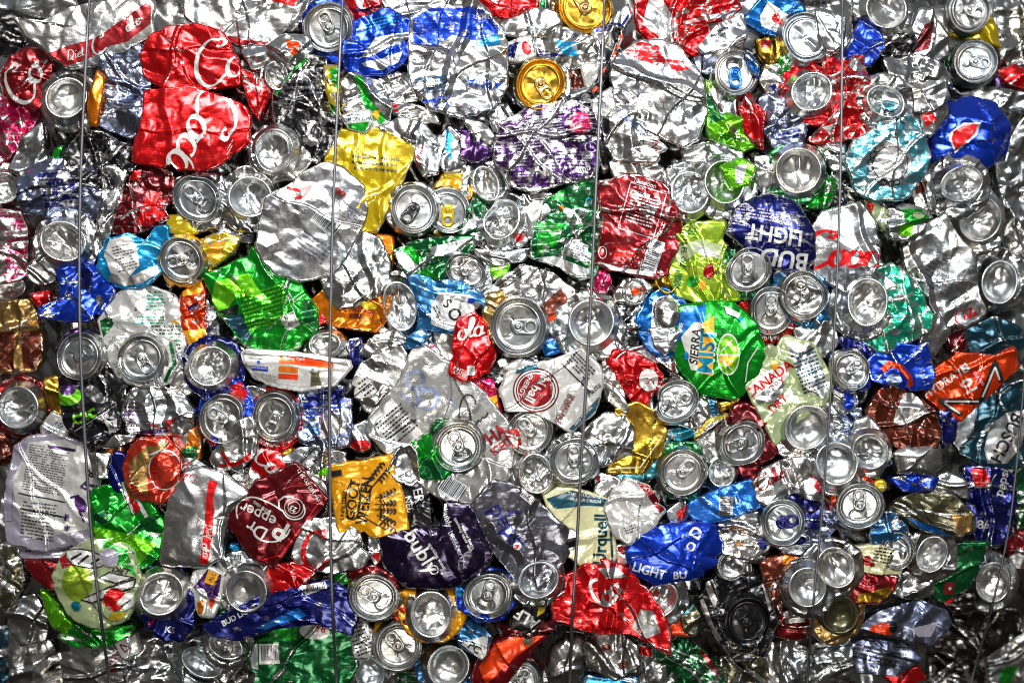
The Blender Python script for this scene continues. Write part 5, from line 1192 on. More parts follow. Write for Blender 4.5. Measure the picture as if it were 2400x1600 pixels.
t = can("white oval pet food tray with orange panels and a tabby cat picture", 3, [(568, 828), (582, 818), (700, 828), (816, 844), (820, 860), (782, 904), (702, 914), (640, 902), (600, 885), (574, 852)], "W",
    [("p", [(656, 833), (782, 845), (782, 864), (654, 850)], "OR"), ("q", 677, 866, 46, 14, -4, "O"), ("q", 676, 882, 46, 12, -4, "OR"), ("t", "Kidney Care", 690, 840, 7, -5, "W"), ("q", 606, 863, 46, 10, -5, "B"), ("t", "PRESCRIPTION", 606, 862, 4.5, -5, "W"), ("e", 607, 848, 4, 4, 0, "B"), ("f", 735, 876, 10, 30, 0, 5, "GY"), ("p", [(728, 906), (730, 880), (726, 868), (732, 872), (745, 872), (750, 867), (748, 880), (756, 906)], "OL"), ("l", [(732, 884), (744, 886)], 1.5, "K"), ("l", [(732, 892), (748, 894)], 1.5, "K"), ("e", 734, 876, 1.6, 1.4, 0, "K"), ("e", 742, 877, 1.6, 1.4, 0, "K"), ("f", 625, 884, 60, 20, -8, 3, "GR"), ("f", 610, 838, 50, 8, -5, 1, "GR"), ("l", [(570, 826), (700, 832), (818, 852)], 4, "GR"), ("l", [(576, 852), (604, 884), (642, 901), (702, 912), (780, 903)], 7, "CH")], cr=.12, wear=.03, sm=0, name="food_tray", cat="tray", folds=1)
can("lid folded in half at the top, its can wrapped in blue and red", 3, [(462, 960), (475, 915), (560, 892), (588, 940), (600, 1000), (570, 1040), (500, 1045), (470, 1010)], "B", lid=(522, 980, 58, 150, dict(cr=.7, dent=.15)), art=[("p", [(505, 915), (570, 892), (578, 925), (560, 950), (520, 935)], "R"), ("p", [(474, 1015), (510, 1035), (495, 1055), (472, 1040)], "R")], wear=.1)
can("lid of a red original taste cola can", 3, [(585, 960), (605, 915), (660, 908), (702, 945), (705, 1025), (650, 1060), (600, 1035)], "R", lid=(645, 977, 57, 250, dict(cr=.15, dent=.03)), art=[("t", "ORIGINAL TASTE", 642, 1043, 11, 4, "W", -80)], wear=.05)
can("clear silver folded bag like can below two neighbouring lids", 3, [(530, 1020), (560, 985), (590, 975), (605, 1020), (600, 1060), (560, 1100), (505, 1100), (490, 1072)], "S", [("l", [(520, 1060), (545, 1090), (590, 1070)], 8, "R"), ("l", [(515, 1092), (560, 1085), (590, 1060)], 6, "R")], cr=.9, wear=.15)
can("red cola scrap with white curls above the wine red can", 2, [(588, 1092), (602, 1050), (650, 1056), (672, 1090), (640, 1112), (618, 1118)], "R", [("s", "Ca", 632, 1080, 38, -45, "W", .22)], cr=.8, wear=.05)
can("nutrition facts strip of pale can between a red scrap and the wheat beer can", 2, [(645, 1082), (700, 1050), (745, 1046), (805, 1060), (815, 1085), (775, 1130), (745, 1120), (715, 1098)], "CH", [("t", "on Fact", 716, 1068, 13, 50, "K"), ("t", "THE MURE", 738, 1080, 11, 50, "K"), ("f", 765, 1085, 60, 16, 30, 2, "TG"), ("l", [(705, 1085), (740, 1048)], 2, "K"), ("e", 760, 1105, 14, 8, 20, "LG")], cr=.6, wear=.1)
can("bright yellow sliver under the original taste lid", 1, [(630, 1050), (680, 1048), (690, 1060), (640, 1070)], "Y", cr=.5, name="can_scrap", cat="scrap")
can("white and cobalt water can crossed by the second wire", 2, [(700, 950), (702, 925), (740, 910), (802, 904), (822, 940), (818, 1042), (760, 1052), (702, 1032)], "SV", [("p", [(705, 930), (800, 908), (815, 940), (760, 950), (715, 960)], "N"), ("p", [(762, 960), (815, 955), (812, 1010), (750, 1030)], "GR"), ("b", 730, 1008, 40, 36, -4, "SB"), ("t", "12800", 728, 1020, 8, 4, "N"), ("f", 760, 960, 90, 40, 4, 4, "B")], cr=.9, wear=.4)
can("silver corner with a violet and red mark below the cobalt water can", 1, [(820, 1000), (860, 985), (870, 1050), (840, 1060), (818, 1045)], "S", [("e", 845, 1042, 24, 12, 0, "R")], cr=.9)
can("silver bottom end behind the pet food tray", 2, [(705, 822), (725, 780), (770, 762), (812, 792), (816, 832), (770, 838)], "S", base=(762, 805, 50, dict(ratio=.7, axis=5, cr=.4)))
can("indigo can scraps beside the pet food tray", 0, [(800, 800), (850, 790), (850, 850), (822, 860)], "N", cr=1.)
can("violet blue can wall between the indigo set bottom and the tray", 0, [(545, 800), (575, 820), (575, 870), (545, 890)], "N", cr=.7)
can("grey silver collar below the pet food tray", 1, [(575, 905), (640, 900), (660, 925), (600, 950)], "S", [("p", [(660, 905), (705, 912), (700, 925), (665, 918)], "R")], cr=1.)
can("silver and amber crumple beside the lid folded in half", 1, [(405, 1020), (455, 985), (470, 1030), (468, 1075), (420, 1075)], "O", [("p", [(405, 1020), (440, 1000), (440, 1040), (412, 1060)], "CH"), ("p", [(420, 1050), (462, 1045), (465, 1072), (425, 1072)], "DG")], cr=1.2)
can("thin grey silver roll between the coral can and red ribboned can", 1, [(418, 1065), (450, 1068), (490, 1095), (440, 1105), (418, 1120)], "S", cr=.8)
can("silver crumple behind the wine red can and folded bag like can", 1, [(540, 1110), (600, 1090), (650, 1115), (580, 1160), (555, 1140)], "S", cr=1.)
can("silver fold beside the indigo set bottom", 1, [(395, 880), (430, 870), (450, 920), (430, 930), (400, 910)], "S", cr=1.)
# ---- bottom middle
can("lid in a wine red can below the silver cola can with a red initial", 3, [(815, 1390), (820, 1335), (870, 1328), (925, 1350), (935, 1400), (905, 1455), (850, 1455)], "DR", lid=(878, 1397, 58, 150, dict(cr=.12)))
can("broad dented can bottom between two tabbed lids of the bottom row", 3, None, "YO", base=(1012, 1436, 70, dict(cr=1., ratio=.9, axis=95)))
can("lid framed by a royal blue can under the berry water can", 3, [(1065, 1370), (1090, 1345), (1150, 1335), (1210, 1355), (1212, 1400), (1180, 1450), (1120, 1455), (1075, 1425)], "B", lid=(1143, 1394, 58, 72, dict(cr=.12, open=True)), art=[("p", [(1066, 1372), (1085, 1360), (1080, 1400), (1070, 1398)], "LB"), ("p", [(1130, 1336), (1165, 1336), (1160, 1346), (1135, 1346)], "CH")], wear=.1)
can("lid in an amber can with its rim folded at one side", 3, [(872, 1510), (880, 1465), (935, 1450), (985, 1480), (990, 1530), (955, 1570), (900, 1555)], "YO", lid=(934, 1512, 60, 128, dict(cr=.2, dent=.12)), wear=.05)
can("plain can bottom cut by the bottom of the photo below the dented one", 3, None, "SB", base=(1052, 1558, 66, dict(cr=.3, ratio=.97)))
can("orange speckled scrap between the wine red lid and dented bottom", 1, [(925, 1420), (950, 1380), (962, 1410), (955, 1465), (925, 1450)], "OR", [("e", 944, 1452, 6, 7, 0, "P")], cr=1., name="can_scrap", cat="scrap")
can("steel blue and white can with dark letters under the royal blue framed lid", 2, [(1062, 1456), (1110, 1448), (1152, 1490), (1140, 1525), (1132, 1545), (1080, 1512)], "SB", [("p", [(1080, 1505), (1145, 1485), (1140, 1530), (1128, 1545)], "W"), ("T", "PC", 1112, 1515, 18, -35, "K")], cr=.8, wear=.25)
can("white black striped crumple beside the blue bottle end", 1, [(820, 1470), (850, 1445), (872, 1480), (868, 1540), (830, 1545)], "W", [("f", 845, 1495, 40, 80, 20, 9, "K")], cr=1.2)
can("silver oval can shoulder in the bottom row beside the amber lid", 2, None, "S", base=(868, 1572, 56, dict(ratio=.8, cr=.7)))
can("silver and green scraps between two ends in the bottom row", 0, [(930, 1575), (990, 1560), (1000, 1606), (930, 1606)], "DG", cr=1.2, wear=.5)
can("silver can shoulder in front of the berry water can's end", 1, [(862, 1255), (895, 1250), (898, 1300), (880, 1330), (866, 1300)], "S", [("p", [(872, 1300), (892, 1290), (888, 1318)], "R")], cr=.6)
can("black and white lettered ale can with a yellow tick", 2, [(1196, 1445), (1230, 1425), (1272, 1408), (1292, 1430), (1242, 1480), (1200, 1472)], "K", [("T", "ALE", 1235, 1446, 26, 150, "W"), ("p", [(1262, 1420), (1282, 1415), (1275, 1432), (1258, 1442)], "Y")], cr=.6, wear=.1)
can("maroon shaded can wall beneath the lettered ale can", 0, [(1160, 1460), (1250, 1460), (1310, 1440), (1300, 1480), (1180, 1500)], "MR", cr=1.)
can("rust red oval can with a pale square mark", 3, [(1104, 1606), (1120, 1545), (1150, 1505), (1190, 1478), (1252, 1464), (1284, 1490), (1232, 1540), (1182, 1606)], "DR", [("p", [(1122, 1560), (1160, 1505), (1240, 1472), (1270, 1490), (1200, 1540), (1140, 1600)], "OR"), ("q", 1238, 1494, 22, 24, -20, "OL")], cr=.4, wear=.2, dome=20)
can("rounded dull can end below the gunmetal diet cola can", 3, None, "GR", base=(1262, 1356, 64, dict(cr=.8, ratio=.85, axis=20)))
can("dark folded silver corner between gunmetal can and cream label can", 2, [(1288, 1275), (1320, 1262), (1340, 1300), (1300, 1320), (1275, 1305)], "GR", cr=.5)
can("crushed crimson cola can with a white script swoosh by the third wire", 3, [(1298, 1452), (1300, 1410), (1330, 1352), (1370, 1325), (1418, 1312), (1482, 1340), (1520, 1390), (1545, 1422), (1572, 1492), (1562, 1534), (1482, 1482), (1400, 1482)], "R",
    [("l", [(1400, 1355), (1385, 1360), (1382, 1375), (1395, 1405), (1420, 1420), (1440, 1405), (1455, 1375)], 8, "CH"), ("s", "oo", 1428, 1380, 40, 40, "CH", .2), ("p", [(1500, 1425), (1530, 1430), (1548, 1480), (1510, 1495), (1480, 1470)], "GR"), ("p", [(1400, 1330), (1440, 1325), (1470, 1350), (1420, 1352)], "GR")], cr=.8, wear=.3)
can("red strip curling past the crimson can towards a rust flake", 2, [(1528, 1420), (1548, 1410), (1575, 1480), (1572, 1500), (1552, 1495)], "R", cr=.6, name="can_scrap", cat="scrap")
can("pale grey can end under the crimson can on the third wire", 2, [(1280, 1560), (1295, 1515), (1330, 1480), (1370, 1490), (1372, 1560), (1350, 1606), (1290, 1606)], "GR", cr=.7, dome=16)
can("crackled silver can with brown flecks in the bottom row", 2, [(1372, 1500), (1400, 1475), (1450, 1478), (1492, 1512), (1498, 1560), (1440, 1590), (1380, 1560)], "S", [("e", 1420, 1515, 10, 8, 0, "BR"), ("e", 1460, 1555, 12, 9, 0, "BR")], cr=1.1)
can("sky blue curved rim at the bottom edge below the crackled can", 2, [(1362, 1606), (1375, 1580), (1430, 1590), (1500, 1585), (1505, 1606)], "LB", cr=.3)
can("lid in the bottom corner of the bale under the rust red can", 2, None, "DR", lid=(1220, 1592, 46, 60, dict(cr=.4)))
can("silver pleats below the crimson can's tail", 1, [(1490, 1500), (1560, 1530), (1560, 1606), (1500, 1606), (1495, 1560)], "S", [("p", [(1485, 1508), (1525, 1515), (1528, 1535), (1500, 1530)], "R")], cr=1.2)
can("rust orange flake beside the crimson can's tail", 1, [(1570, 1442), (1600, 1455), (1618, 1490), (1572, 1488)], "OR", cr=.4, name="can_scrap", cat="scrap")
can("fan of green and silver foil at the bottom near the dark lid", 1, [(1540, 1525), (1600, 1490), (1655, 1530), (1705, 1580), (1700, 1606), (1540, 1606)], "DG", [("l", [(1570, 1515), (1640, 1545), (1690, 1590)], 4, "CH"), ("l", [(1560, 1535), (1620, 1570), (1650, 1606)], 4, "CH"), ("p", [(1635, 1520), (1655, 1530), (1690, 1580), (1680, 1585)], "DR")], cr=1.2, wear=.45)
can("teal and straw coloured shards above the green foil fan", 1, [(1595, 1440), (1625, 1415), (1640, 1440), (1632, 1490), (1605, 1480)], "OL", [("l", [(1600, 1440), (1625, 1418)], 5, "CY")], cr=1.)
can("silver dish behind the blue lettered oval", 1, None, "S", base=(1548, 1402, 58, dict(ratio=.8, cr=.8)))
can("bright azure can folded with a grey barcode", 3, [(1614, 1200), (1620, 1175), (1680, 1150), (1760, 1124), (1782, 1190), (1700, 1214), (1660, 1222), (1625, 1215)], "SK", [("q", 1700, 1184, 34, 46, -4, "CH"), ("b", 1700, 1184, 44, 30, 86, "GY"), ("p", [(1640, 1150), (1735, 1118), (1738, 1128), (1645, 1160)], "CH")], cr=.7, wear=.08)
can("white and grey printed can below the azure can", 2, [(1682, 1218), (1740, 1205), (1782, 1198), (1802, 1282), (1760, 1312), (1690, 1294)], "CH", [("f", 1740, 1232, 90, 26, 8, 4, "GY"), ("e", 1732, 1274, 9, 5, 0, "O"), ("p", [(1775, 1265), (1798, 1262), (1795, 1285), (1778, 1285)], "N"), ("f", 1740, 1272, 80, 20, -8, 2, "OL")], cr=1., wear=.2)
can("cobalt blue oval beer can with white capitals on its rim", 3, [(1473, 1300), (1480, 1270), (1502, 1244), (1570, 1230), (1610, 1226), (1662, 1218), (1687, 1270), (1682, 1312), (1642, 1347), (1540, 1367), (1482, 1342)], "B", [("T", "LIGHT", 1520, 1336, 22, -16, "W", 0, .9), ("T", "BU", 1592, 1346, 18, 4, "W"), ("T", "D", 1630, 1246, 26, 60, "W"), ("T", "O", 1618, 1278, 20, 60, "CH")], cr=.55, wear=.12, dome=20)
can("red and white scrap behind the cobalt oval", 1, [(1440, 1280), (1475, 1272), (1480, 1310), (1450, 1330)], "W", [("p", [(1446, 1280), (1470, 1278), (1462, 1298), (1450, 1292)], "DR")], cr=1., name="can_scrap", cat="scrap")
can("red and silver crumple between white foil can and azure can", 1, [(1560, 1200), (1600, 1170), (1618, 1190), (1612, 1215), (1575, 1230)], "S", [("p", [(1585, 1200), (1610, 1180), (1605, 1205), (1590, 1220)], "R")], cr=.9)

# ---- lower far part
can("silver cola can with small red script below the wine red can", 3, [(1764, 1132), (1790, 1100), (1832, 1080), (1892, 1070), (1912, 1120), (1932, 1172), (1895, 1170), (1860, 1150), (1800, 1185), (1775, 1170)], "CH", [("s", "Coke", 1806, 1120, 26, 30, "DR", .2), ("f", 1880, 1120, 40, 60, 30, 6, "GR"), ("p", [(1898, 1108), (1920, 1130), (1925, 1160), (1908, 1140)], "DR")], cr=.9, wear=.25)
can("lid with a navy pull tab beside the fourth wire", 3, [(1782, 1215), (1800, 1170), (1870, 1145), (1935, 1180), (1925, 1250), (1880, 1275), (1810, 1275)], "N", lid=(1833, 1224, 55, 12, dict(tab="N", cr=.3)), wear=.4)
can("navy and silver shredded can under the fourth wire", 1, [(1880, 1180), (1930, 1165), (1960, 1230), (1930, 1290), (1880, 1285)], "SV", [("p", [(1890, 1190), (1925, 1190), (1920, 1240), (1890, 1235)], "N")], cr=1.4)
can("smooth domed can bottom behind the fourth wire, above the red rimmed lid", 3, None, "S", base=(1958, 1084, 66, dict(cr=.3, ratio=.96)))
can("dished can bottom with a tall shoulder beside the brown can", 3, [(1985, 1060), (2010, 985), (2040, 975), (2085, 1030), (2092, 1070), (2060, 1118), (2005, 1120)], "S", base=(2036, 1056, 58, dict(cr=.5, ratio=.95)), cr=.5)
can("lid with a scarlet rim below the smooth domed bottom", 3, None, "OR", lid=(2013, 1184, 56, 92, dict(cr=.12, dent=.03)))
can("rust brown torn can with silver crinkles inside", 2, [(2035, 965), (2055, 930), (2082, 898), (2132, 918), (2182, 958), (2207, 1010), (2192, 1047), (2110, 1052), (2060, 1002)], "BR", [("p", [(2100, 960), (2120, 920), (2145, 920), (2175, 965), (2120, 1000), (2095, 990)], "S"), ("p", [(2050, 905), (2072, 895), (2065, 920), (2052, 925)], "R")], cr=1., wear=.15)
can("smooth silver barrel below the rust brown can", 2, [(2092, 1060), (2120, 1045), (2202, 1040), (2206, 1092), (2182, 1112), (2105, 1106)], "S", cr=.35, dome=18)
can("dark navy can wedge between rust can and petrol beer can", 0, [(2200, 960), (2245, 965), (2240, 1030), (2210, 1050)], "N", cr=.7)
can("vivid orange sports drink can with white lettering and a black outlined star", 3, [(2168, 930), (2180, 880), (2212, 850), (2252, 828), (2332, 834), (2372, 812), (2384, 862), (2342, 902), (2302, 936), (2252, 987), (2212, 962)], "OR",
    [("t", "HYDRATE", 2215, 895, 19, 34, "W"), ("T", "N", 2260, 862, 18, 36, "W"), ("T", "10", 2270, 905, 28, 120, "W"), ("q", 2292, 886, 16, 44, 28, "R"), ("t", "CALORIES", 2291, 886, 6, -58, "W"), ("l", [(2200, 940), (2298, 940), (2330, 848), (2345, 895)], 12, "K"), ("l", [(2200, 938), (2252, 972)], 10, "K"), ("l", [(2212, 940), (2292, 940)], 4.5, "W"), ("l", [(2300, 930), (2329, 860), (2340, 890)], 4.5, "W"), ("l", [(2212, 944), (2248, 968)], 4.5, "W"), ("l", [(2190, 865), (2202, 882)], 3, "BR")], cr=.5, wear=.06)
can("petrol blue beer can with dark capitals on a pale band", 3, [(2228, 1020), (2238, 972), (2300, 936), (2350, 902), (2412, 890), (2412, 1082), (2332, 1102), (2255, 1062)], "TG", [("p", [(2310, 1085), (2305, 1050), (2320, 990), (2360, 965), (2400, 960), (2396, 1040), (2360, 1085)], "CH"), ("T", "BUSCH", 2356, 1025, 30, -116, "K", 0, .92), ("p", [(2232, 1018), (2245, 978), (2285, 952), (2275, 1020), (2240, 1050)], "GR"), ("f", 2360, 905, 60, 14, 36, 2, "CH")], cr=.6, wear=.3)
can("deep navy cola can with a red dot and white lowercase letters", 3, [(2258, 1096), (2300, 1096), (2352, 1100), (2384, 1120), (2372, 1252), (2340, 1275), (2290, 1272), (2268, 1190)], "N", [("p", [(2272, 1098), (2310, 1098), (2315, 1130), (2300, 1140), (2282, 1138)], "R"), ("l", [(2280, 1140), (2312, 1138), (2334, 1110)], 2.5, "W"), ("t", "pepsi", 2348, 1130, 22, 74, "W"), ("t", "86", 2302, 1228, 20, 2, "W")], cr=.7, wear=.3, wear_art=.5)
can("blue can with an orange ring under the sea green can", 2, [(2035, 842), (2060, 825), (2102, 803), (2152, 812), (2172, 802), (2188, 872), (2178, 912), (2120, 910), (2080, 902), (2045, 890)], "B", [("l", [(2066, 868), (2082, 852), (2108, 860), (2128, 885), (2132, 905)], 14, "OR"), ("f", 2160, 870, 14, 70, 18, 9, "SV"), ("e", 2092, 890, 18, 14, 0, "SV")], cr=.7, wear=.25)
can("boxed in lid in a blue can beside the fourth wire", 3, [(1945, 880), (1960, 830), (2018, 825), (2045, 860), (2040, 910), (1990, 922), (1950, 905)], "B", lid=(1994, 866, 48, 40, dict(cr=.4, dent=.13)), wear=.1)
can("navy can top between the oval bottom and the boxed in lid", 1, [(1962, 792), (2010, 778), (2052, 810), (2050, 832), (1985, 832)], "N", cr=.8, wear=.15)
can("silver and blue crumple beside the rounded square bottom", 1, [(1950, 910), (2000, 905), (2012, 945), (1985, 972), (1955, 960)], "S", [("e", 1988, 940, 14, 20, 0, "B")], cr=.9)
can("twinkling silver shreds with blue flecks above the domed bottom", 0, [(1950, 970), (2020, 955), (2030, 1000), (1985, 1050), (1950, 1040)], "SV", cr=1.6)
can("olive grey can flattened with an orange brown end", 2, [(2082, 1192), (2110, 1172), (2150, 1153), (2232, 1160), (2278, 1202), (2282, 1242), (2240, 1262), (2140, 1232)], "OL", [("p", [(2230, 1205), (2276, 1205), (2278, 1240), (2238, 1258)], "TN"), ("p", [(2120, 1210), (2200, 1235), (2230, 1258), (2160, 1240)], "BT"), ("l", [(2155, 1175), (2180, 1225)], 3, "K")], cr=.7, wear=.3)
can("small silver shell pair above the olive grey can", 2, [(2178, 1130), (2215, 1105), (2262, 1125), (2270, 1170), (2235, 1162), (2190, 1155)], "S", cr=.5)
can("cobalt and silver crumple beneath the silver barrel", 1, [(2085, 1120), (2150, 1110), (2200, 1120), (2185, 1150), (2120, 1150)], "B", [("e", 2064, 1140, 12, 12, 0, "Y")], cr=1.)
can("yellow dot flake beside the lid with a scarlet rim", 2, (2063, 1138, 13, 13, 0), "Y", cr=.3, name="can_scrap", cat="scrap")
can("blue legged silver scraps below the olive grey can", 1, [(2035, 1250), (2060, 1200), (2090, 1200), (2130, 1240), (2100, 1265), (2045, 1275)], "SB", cr=1., wear=.4)
can("small lid behind the cream and red label can", 2, None, "S", lid=(2100, 1290, 44, None, dict(cr=.5, ratio=.85)))
can("pale dished silver can next to the dark green can", 2, None, "S", base=(2180, 1296, 58, dict(ratio=.8, axis=60, cr=.6)))
can("cream can with black and red print near the red gold can", 2, [(2005, 1282), (2060, 1276), (2098, 1290), (2114, 1312), (2110, 1344), (2060, 1344), (1998, 1332)], "CR", [("f", 2070, 1300, 50, 40, -10, 5, "K"), ("e", 2032, 1312, 10, 12, 0, "DR"), ("e", 2044, 1322, 7, 5, 0, "DR")], cr=.9, wear=.15)
can("metallic red can with a gold belly", 2, [(1976, 1372), (2000, 1350), (2022, 1338), (2102, 1350), (2094, 1382), (2062, 1412), (2008, 1412)], "DR", [("p", [(2010, 1392), (2085, 1372), (2090, 1388), (2060, 1410), (2010, 1410)], "GD")], cr=.8, wear=.1)
can("bottle green can with a small red square", 2, [(2180, 1382), (2188, 1330), (2212, 1300), (2242, 1274), (2322, 1268), (2302, 1312), (2272, 1372), (2210, 1412)], "DG", [("q", 2224, 1378, 24, 28, -8, "DR"), ("p", [(2190, 1335), (2205, 1300), (2200, 1350), (2188, 1380)], "G"), ("e", 2226, 1378, 4, 4, 0, "W")], cr=.5, wear=.15)
can("egg shaped can end under the last wire", 3, None, "GR", base=(2323, 1362, 62, dict(ratio=.85, axis=80, cr=.5)))
can("red and grey cans stacked at the far edge above the egg shaped end", 0, [(2350, 1240), (2412, 1230), (2412, 1330), (2370, 1330)], "DR", [("p", [(2360, 1300), (2412, 1290), (2412, 1330), (2370, 1330)], "GR")], cr=.9)
can("shaded green can at the far edge beside the navy cola can", 0, [(2375, 1110), (2412, 1080), (2412, 1235), (2380, 1240)], "DG", cr=1.)
can("flat grey lid like bottom in front of the fourth wire's foot", 4, None, "GR", base=(1890, 1373, 60, dict(cr=.25, ratio=.97)))
can("can bottom tilted behind the flat grey one near the fourth wire", 3, None, "S", base=(1957, 1326, 64, dict(ratio=.9, cr=.5)))
can("yellowish can bottom with a worn centre in the lower rows", 3, None, "TN", base=(1965, 1437, 60, dict(col="OL", ratio=.92, cr=.3)))
can("black can with an inky black lid", 2, [(1640, 1395), (1662, 1365), (1690, 1348), (1762, 1330), (1812, 1382), (1822, 1462), (1795, 1532), (1722, 1552), (1690, 1502), (1655, 1445)], "K", lid=(1750, 1455, 58, 130, dict(col="K", cr=.2, tab="K")), art=[("l", [(1655, 1362), (1680, 1420)], 14, "CH"), ("l", [(1792, 1372), (1806, 1430)], 8, "CH"), ("l", [(1645, 1405), (1670, 1470), (1690, 1500)], 9, "CH"), ("f", 1740, 1520, 70, 30, -10, 3, "OL")], wear=.35, cr=1.1, bodyz=6)
can("grey torn lid above the inky lidded can", 2, [(1680, 1320), (1700, 1290), (1760, 1300), (1765, 1345), (1700, 1355)], "GR", lid=(1716, 1324, 36, None, dict(cr=.8, dent=.14)))
can("rusty brown can wall between the inky lidded can and flat grey bottom", 1, [(1778, 1312), (1840, 1298), (1882, 1310), (1842, 1360), (1832, 1442), (1805, 1400)], "BR", [("p", [(1838, 1298), (1880, 1308), (1850, 1325), (1830, 1318)], "O"), ("l", [(1780, 1312), (1800, 1298)], 6, "R")], cr=.9, wear=.15)
can("red and silver foil behind the inky lid near the fourth wire", 1, [(1820, 1430), (1890, 1425), (1920, 1480), (1870, 1500), (1825, 1490)], "DR", [("p", [(1830, 1430), (1890, 1425), (1885, 1455), (1840, 1460)], "S")], cr=1.3)
can("silver dish end below the navy tabbed lid", 1, [(1810, 1275), (1900, 1270), (1950, 1285), (1930, 1300), (1840, 1298)], "S", cr=.6)
can("silver can flank beneath the white and grey printed can", 1, [(1690, 1290), (1790, 1300), (1785, 1320), (1700, 1320)], "S", cr=.8)
can("fish shaped grey can with an orange oval", 2, [(2016, 1472), (2060, 1430), (2150, 1404), (2212, 1430), (2232, 1460), (2182, 1512), (2110, 1492)], "SV", [("e", 2066, 1476, 30, 18, 8, "OR"), ("e", 2092, 1468, 10, 14, 0, "K"), ("p", [(2130, 1470), (2200, 1455), (2180, 1490), (2150, 1490)], "LV")], cr=.6, wear=.3)
can("grey can with a scrawl of black script in the bottom row", 2, [(1976, 1512), (2050, 1494), (2122, 1508), (2162, 1546), (2102, 1582), (1988, 1574)], "SV", [("l", [(2030, 1522), (2060, 1530), (2100, 1528), (2130, 1545)], 4, "K"), ("s", "sou", 2080, 1548, 26, -14, "K", .18), ("f", 2060, 1535, 120, 40, -12, 4, "K")], cr=.7, wear=.3)
can("glossy red flattened sliver at the bottom near the far corner", 2, [(2066, 1580), (2150, 1560), (2172, 1592), (2100, 1604)], "R", cr=.5, wear=.1)
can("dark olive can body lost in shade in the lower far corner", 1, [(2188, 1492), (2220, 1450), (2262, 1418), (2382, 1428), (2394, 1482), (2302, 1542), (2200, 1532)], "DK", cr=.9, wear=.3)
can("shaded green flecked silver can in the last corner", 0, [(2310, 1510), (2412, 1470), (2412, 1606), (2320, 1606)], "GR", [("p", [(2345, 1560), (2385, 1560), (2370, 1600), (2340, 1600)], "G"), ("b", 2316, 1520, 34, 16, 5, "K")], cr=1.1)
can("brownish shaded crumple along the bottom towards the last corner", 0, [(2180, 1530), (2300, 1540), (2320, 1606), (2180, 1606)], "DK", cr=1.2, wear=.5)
can("silver slatted crumple in the bottom row below the flat grey bottom", 1, [(1800, 1505), (1870, 1495), (1905, 1540), (1870, 1600), (1800, 1606)], "S", cr=1.2)
can("dull silver sheet under the yellowish bottom in the bottom row", 1, [(1900, 1510), (1990, 1490), (2000, 1560), (1985, 1606), (1890, 1606)], "GR", [("l", [(1910, 1520), (1990, 1510)], 4, "TG")], cr=1.)
can("greyish green crumple under the inky lidded can", 0, [(1690, 1540), (1790, 1535), (1810, 1606), (1690, 1606)], "OL", cr=1.3, wear=.5)
can("silver crumple with a red tip beside the shaded olive body", 1, [(2095, 1345), (2180, 1330), (2190, 1390), (2150, 1405), (2090, 1390)], "GR", [("p", [(2130, 1310), (2145, 1300), (2140, 1340), (2125, 1340)], "OR")], cr=.8)
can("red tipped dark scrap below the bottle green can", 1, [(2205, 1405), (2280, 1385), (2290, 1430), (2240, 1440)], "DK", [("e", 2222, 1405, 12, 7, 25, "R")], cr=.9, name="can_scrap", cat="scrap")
# ------------------------------------------------------------------ the mass of metal deeper in the bale, seen only in the gaps
def mass():
    nx, ny = 330, 230
    x, y = np.meshgrid(np.linspace(-160, 2560, nx), np.linspace(-160, 1760, ny))
    rs = np.random.RandomState(4)
    h = -82 + 20 * lattice(x, y, 95, rs) + 13 * lattice(x, y, 42, rs) + 5 * lattice(x, y, 18, rs)
    zz = np.vectorize(zface)(x, y)
    h = h + zz
    V = np.stack([(x - 1200) * S, -h * S, (800 - y) * S], -1).reshape(-1, 3)
    idx = np.arange(nx * ny).reshape(ny, nx)
    Q = np.stack([idx[:-1, :-1], idx[1:, :-1], idx[1:, 1:], idx[:-1, 1:]], -1).reshape(-1, 4)
    o = new_obj("crushed_metal_mass", V, [Q], mat("GR", .4, "ink"))
    o["kind"] = "stuff"
    o["label"] = "tangle of crushed grey metal seen in the gaps between the cans"
    o["category"] = "scrap metal"


mass()


# ------------------------------------------------------------------ baling wires
def wire(label, pts, r, z=76):
    P = np.array(pts, float)
    yy = np.linspace(P[0, 1], P[-1, 1], 130)
    xx = np.interp(yy, P[:, 1], P[:, 0])
    k = np.ones(15) / 15
    xs = np.convolve(np.pad(xx, 7, mode="reflect", reflect_type="odd"), k, "valid")
    rs = np.random.RandomState(int(P[0, 0]))
    h = np.array([z + .72 * zface(a, b) for a, b in zip(xs, yy)]) + 1.5 * np.sin(yy / 130 + rs.uniform(0, 6))
    kk = (D - h * S) / D
    C = np.stack([(xs - 1200) * S * kk, -h * S, (800 - yy) * S * kk], 1)
    m = 10
    a = np.linspace(0, 2 * math.pi, m, endpoint=False)
    off = np.stack([np.cos(a), np.sin(a), 0 * a], 1) * r * S
    V = (C[:, None, :] + off[None]).reshape(-1, 3)
    idx = np.arange(len(C) * m).reshape(len(C), m)
    nx = np.roll(idx, -1, 1)
    Q = np.stack([idx[:-1], idx[1:], nx[1:], nx[:-1]], -1).reshape(-1, 4)
    o = new_obj("baling_wire", V, [Q], WIRE)
    o["label"] = label
    o["category"] = "wire"
    o["group"] = "steel baling wires strapped down the bale"


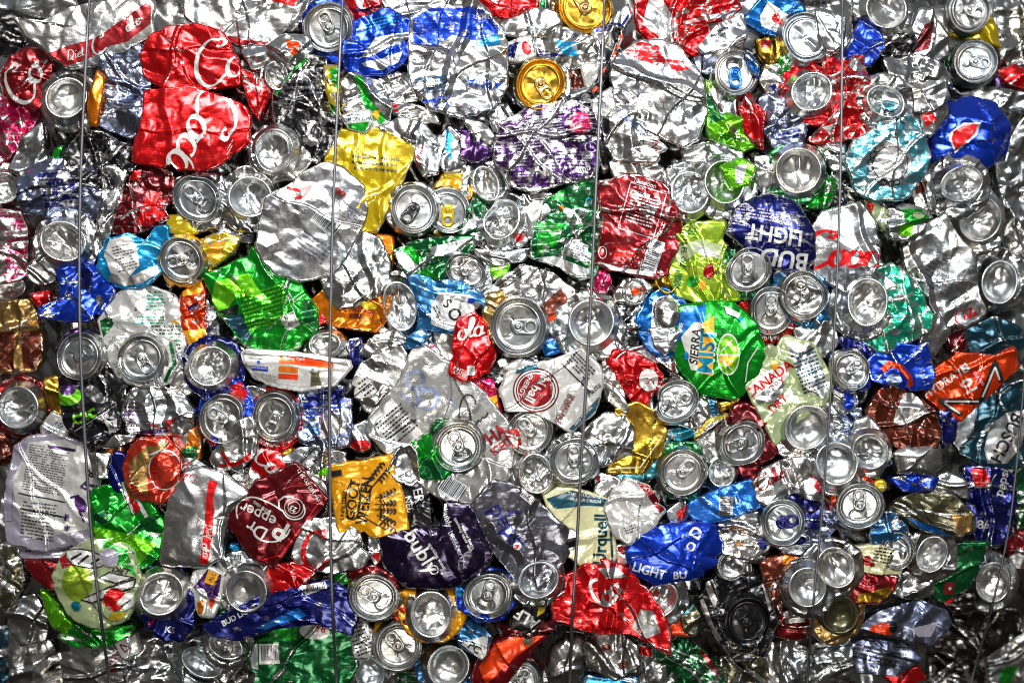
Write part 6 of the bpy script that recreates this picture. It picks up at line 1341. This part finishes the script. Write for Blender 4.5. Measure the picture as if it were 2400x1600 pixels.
WIRE = bpy.data.materials.new("galvanised_wire")
WIRE.use_nodes = True
p_ = WIRE.node_tree.nodes["Principled BSDF"]
p_.inputs["Base Color"].default_value = (.17, .17, .18, 1)
p_.inputs["Metallic"].default_value = 1
nz = WIRE.node_tree.nodes.new("ShaderNodeTexNoise")
nz.inputs["Scale"].default_value = 140
rz = WIRE.node_tree.nodes.new("ShaderNodeMapRange")
rz.inputs[3].default_value = .25
rz.inputs[4].default_value = .6
WIRE.node_tree.links.new(nz.outputs[0], rz.inputs[0])
WIRE.node_tree.links.new(rz.outputs[0], p_.inputs["Roughness"])
wire("baling wire crossing the orange strip and the pale lime soda can", [(212, -30), (200, 160), (189, 400), (185, 600), (187, 800), (197, 1000), (206, 1150), (220, 1320), (240, 1480), (262, 1630)], 3.8)
wire("baling wire crossing the flat light beer can and the pet food tray", [(805, -30), (798, 100), (788, 300), (780, 500), (775, 700), (772, 900), (773, 1100), (775, 1300), (780, 1450), (790, 1630)], 3.7)
wire("baling wire passing beside the purple energy can and over the centred can bottom", [(1418, -30), (1413, 100), (1403, 300), (1394, 500), (1385, 700), (1374, 900), (1362, 1080), (1352, 1280), (1342, 1420), (1334, 1630)], 3.7)
wire("baling wire passing over the scarlet shredded can and the script cola can", [(1975, -30), (1974, 100), (1972, 300), (1968, 480), (1960, 700), (1948, 900), (1935, 1100), (1922, 1250), (1905, 1420), (1890, 1630)], 3.2)
wire("baling wire crossing the navy cola can and the egg shaped end near the last corner", [(2408, 780), (2398, 920), (2384, 1080), (2368, 1220), (2345, 1340), (2318, 1450), (2280, 1580), (2268, 1630)], 2.8, 80)

for o in bpy.data.objects:
    if o.parent is None and o.name.split(".")[0] in ("crushed_can",) and "group" not in o:
        kids = {c.name.split(".")[0] for c in o.children}
        o["group"] = "crushed cans showing a lid" if "lid" in kids else "crushed cans showing a bottom" if "base" in kids else "flattened and crumpled cans"
    elif o.parent is None and o.name.split(".")[0] == "can_scrap":
        o["group"] = "small scraps of can wall"
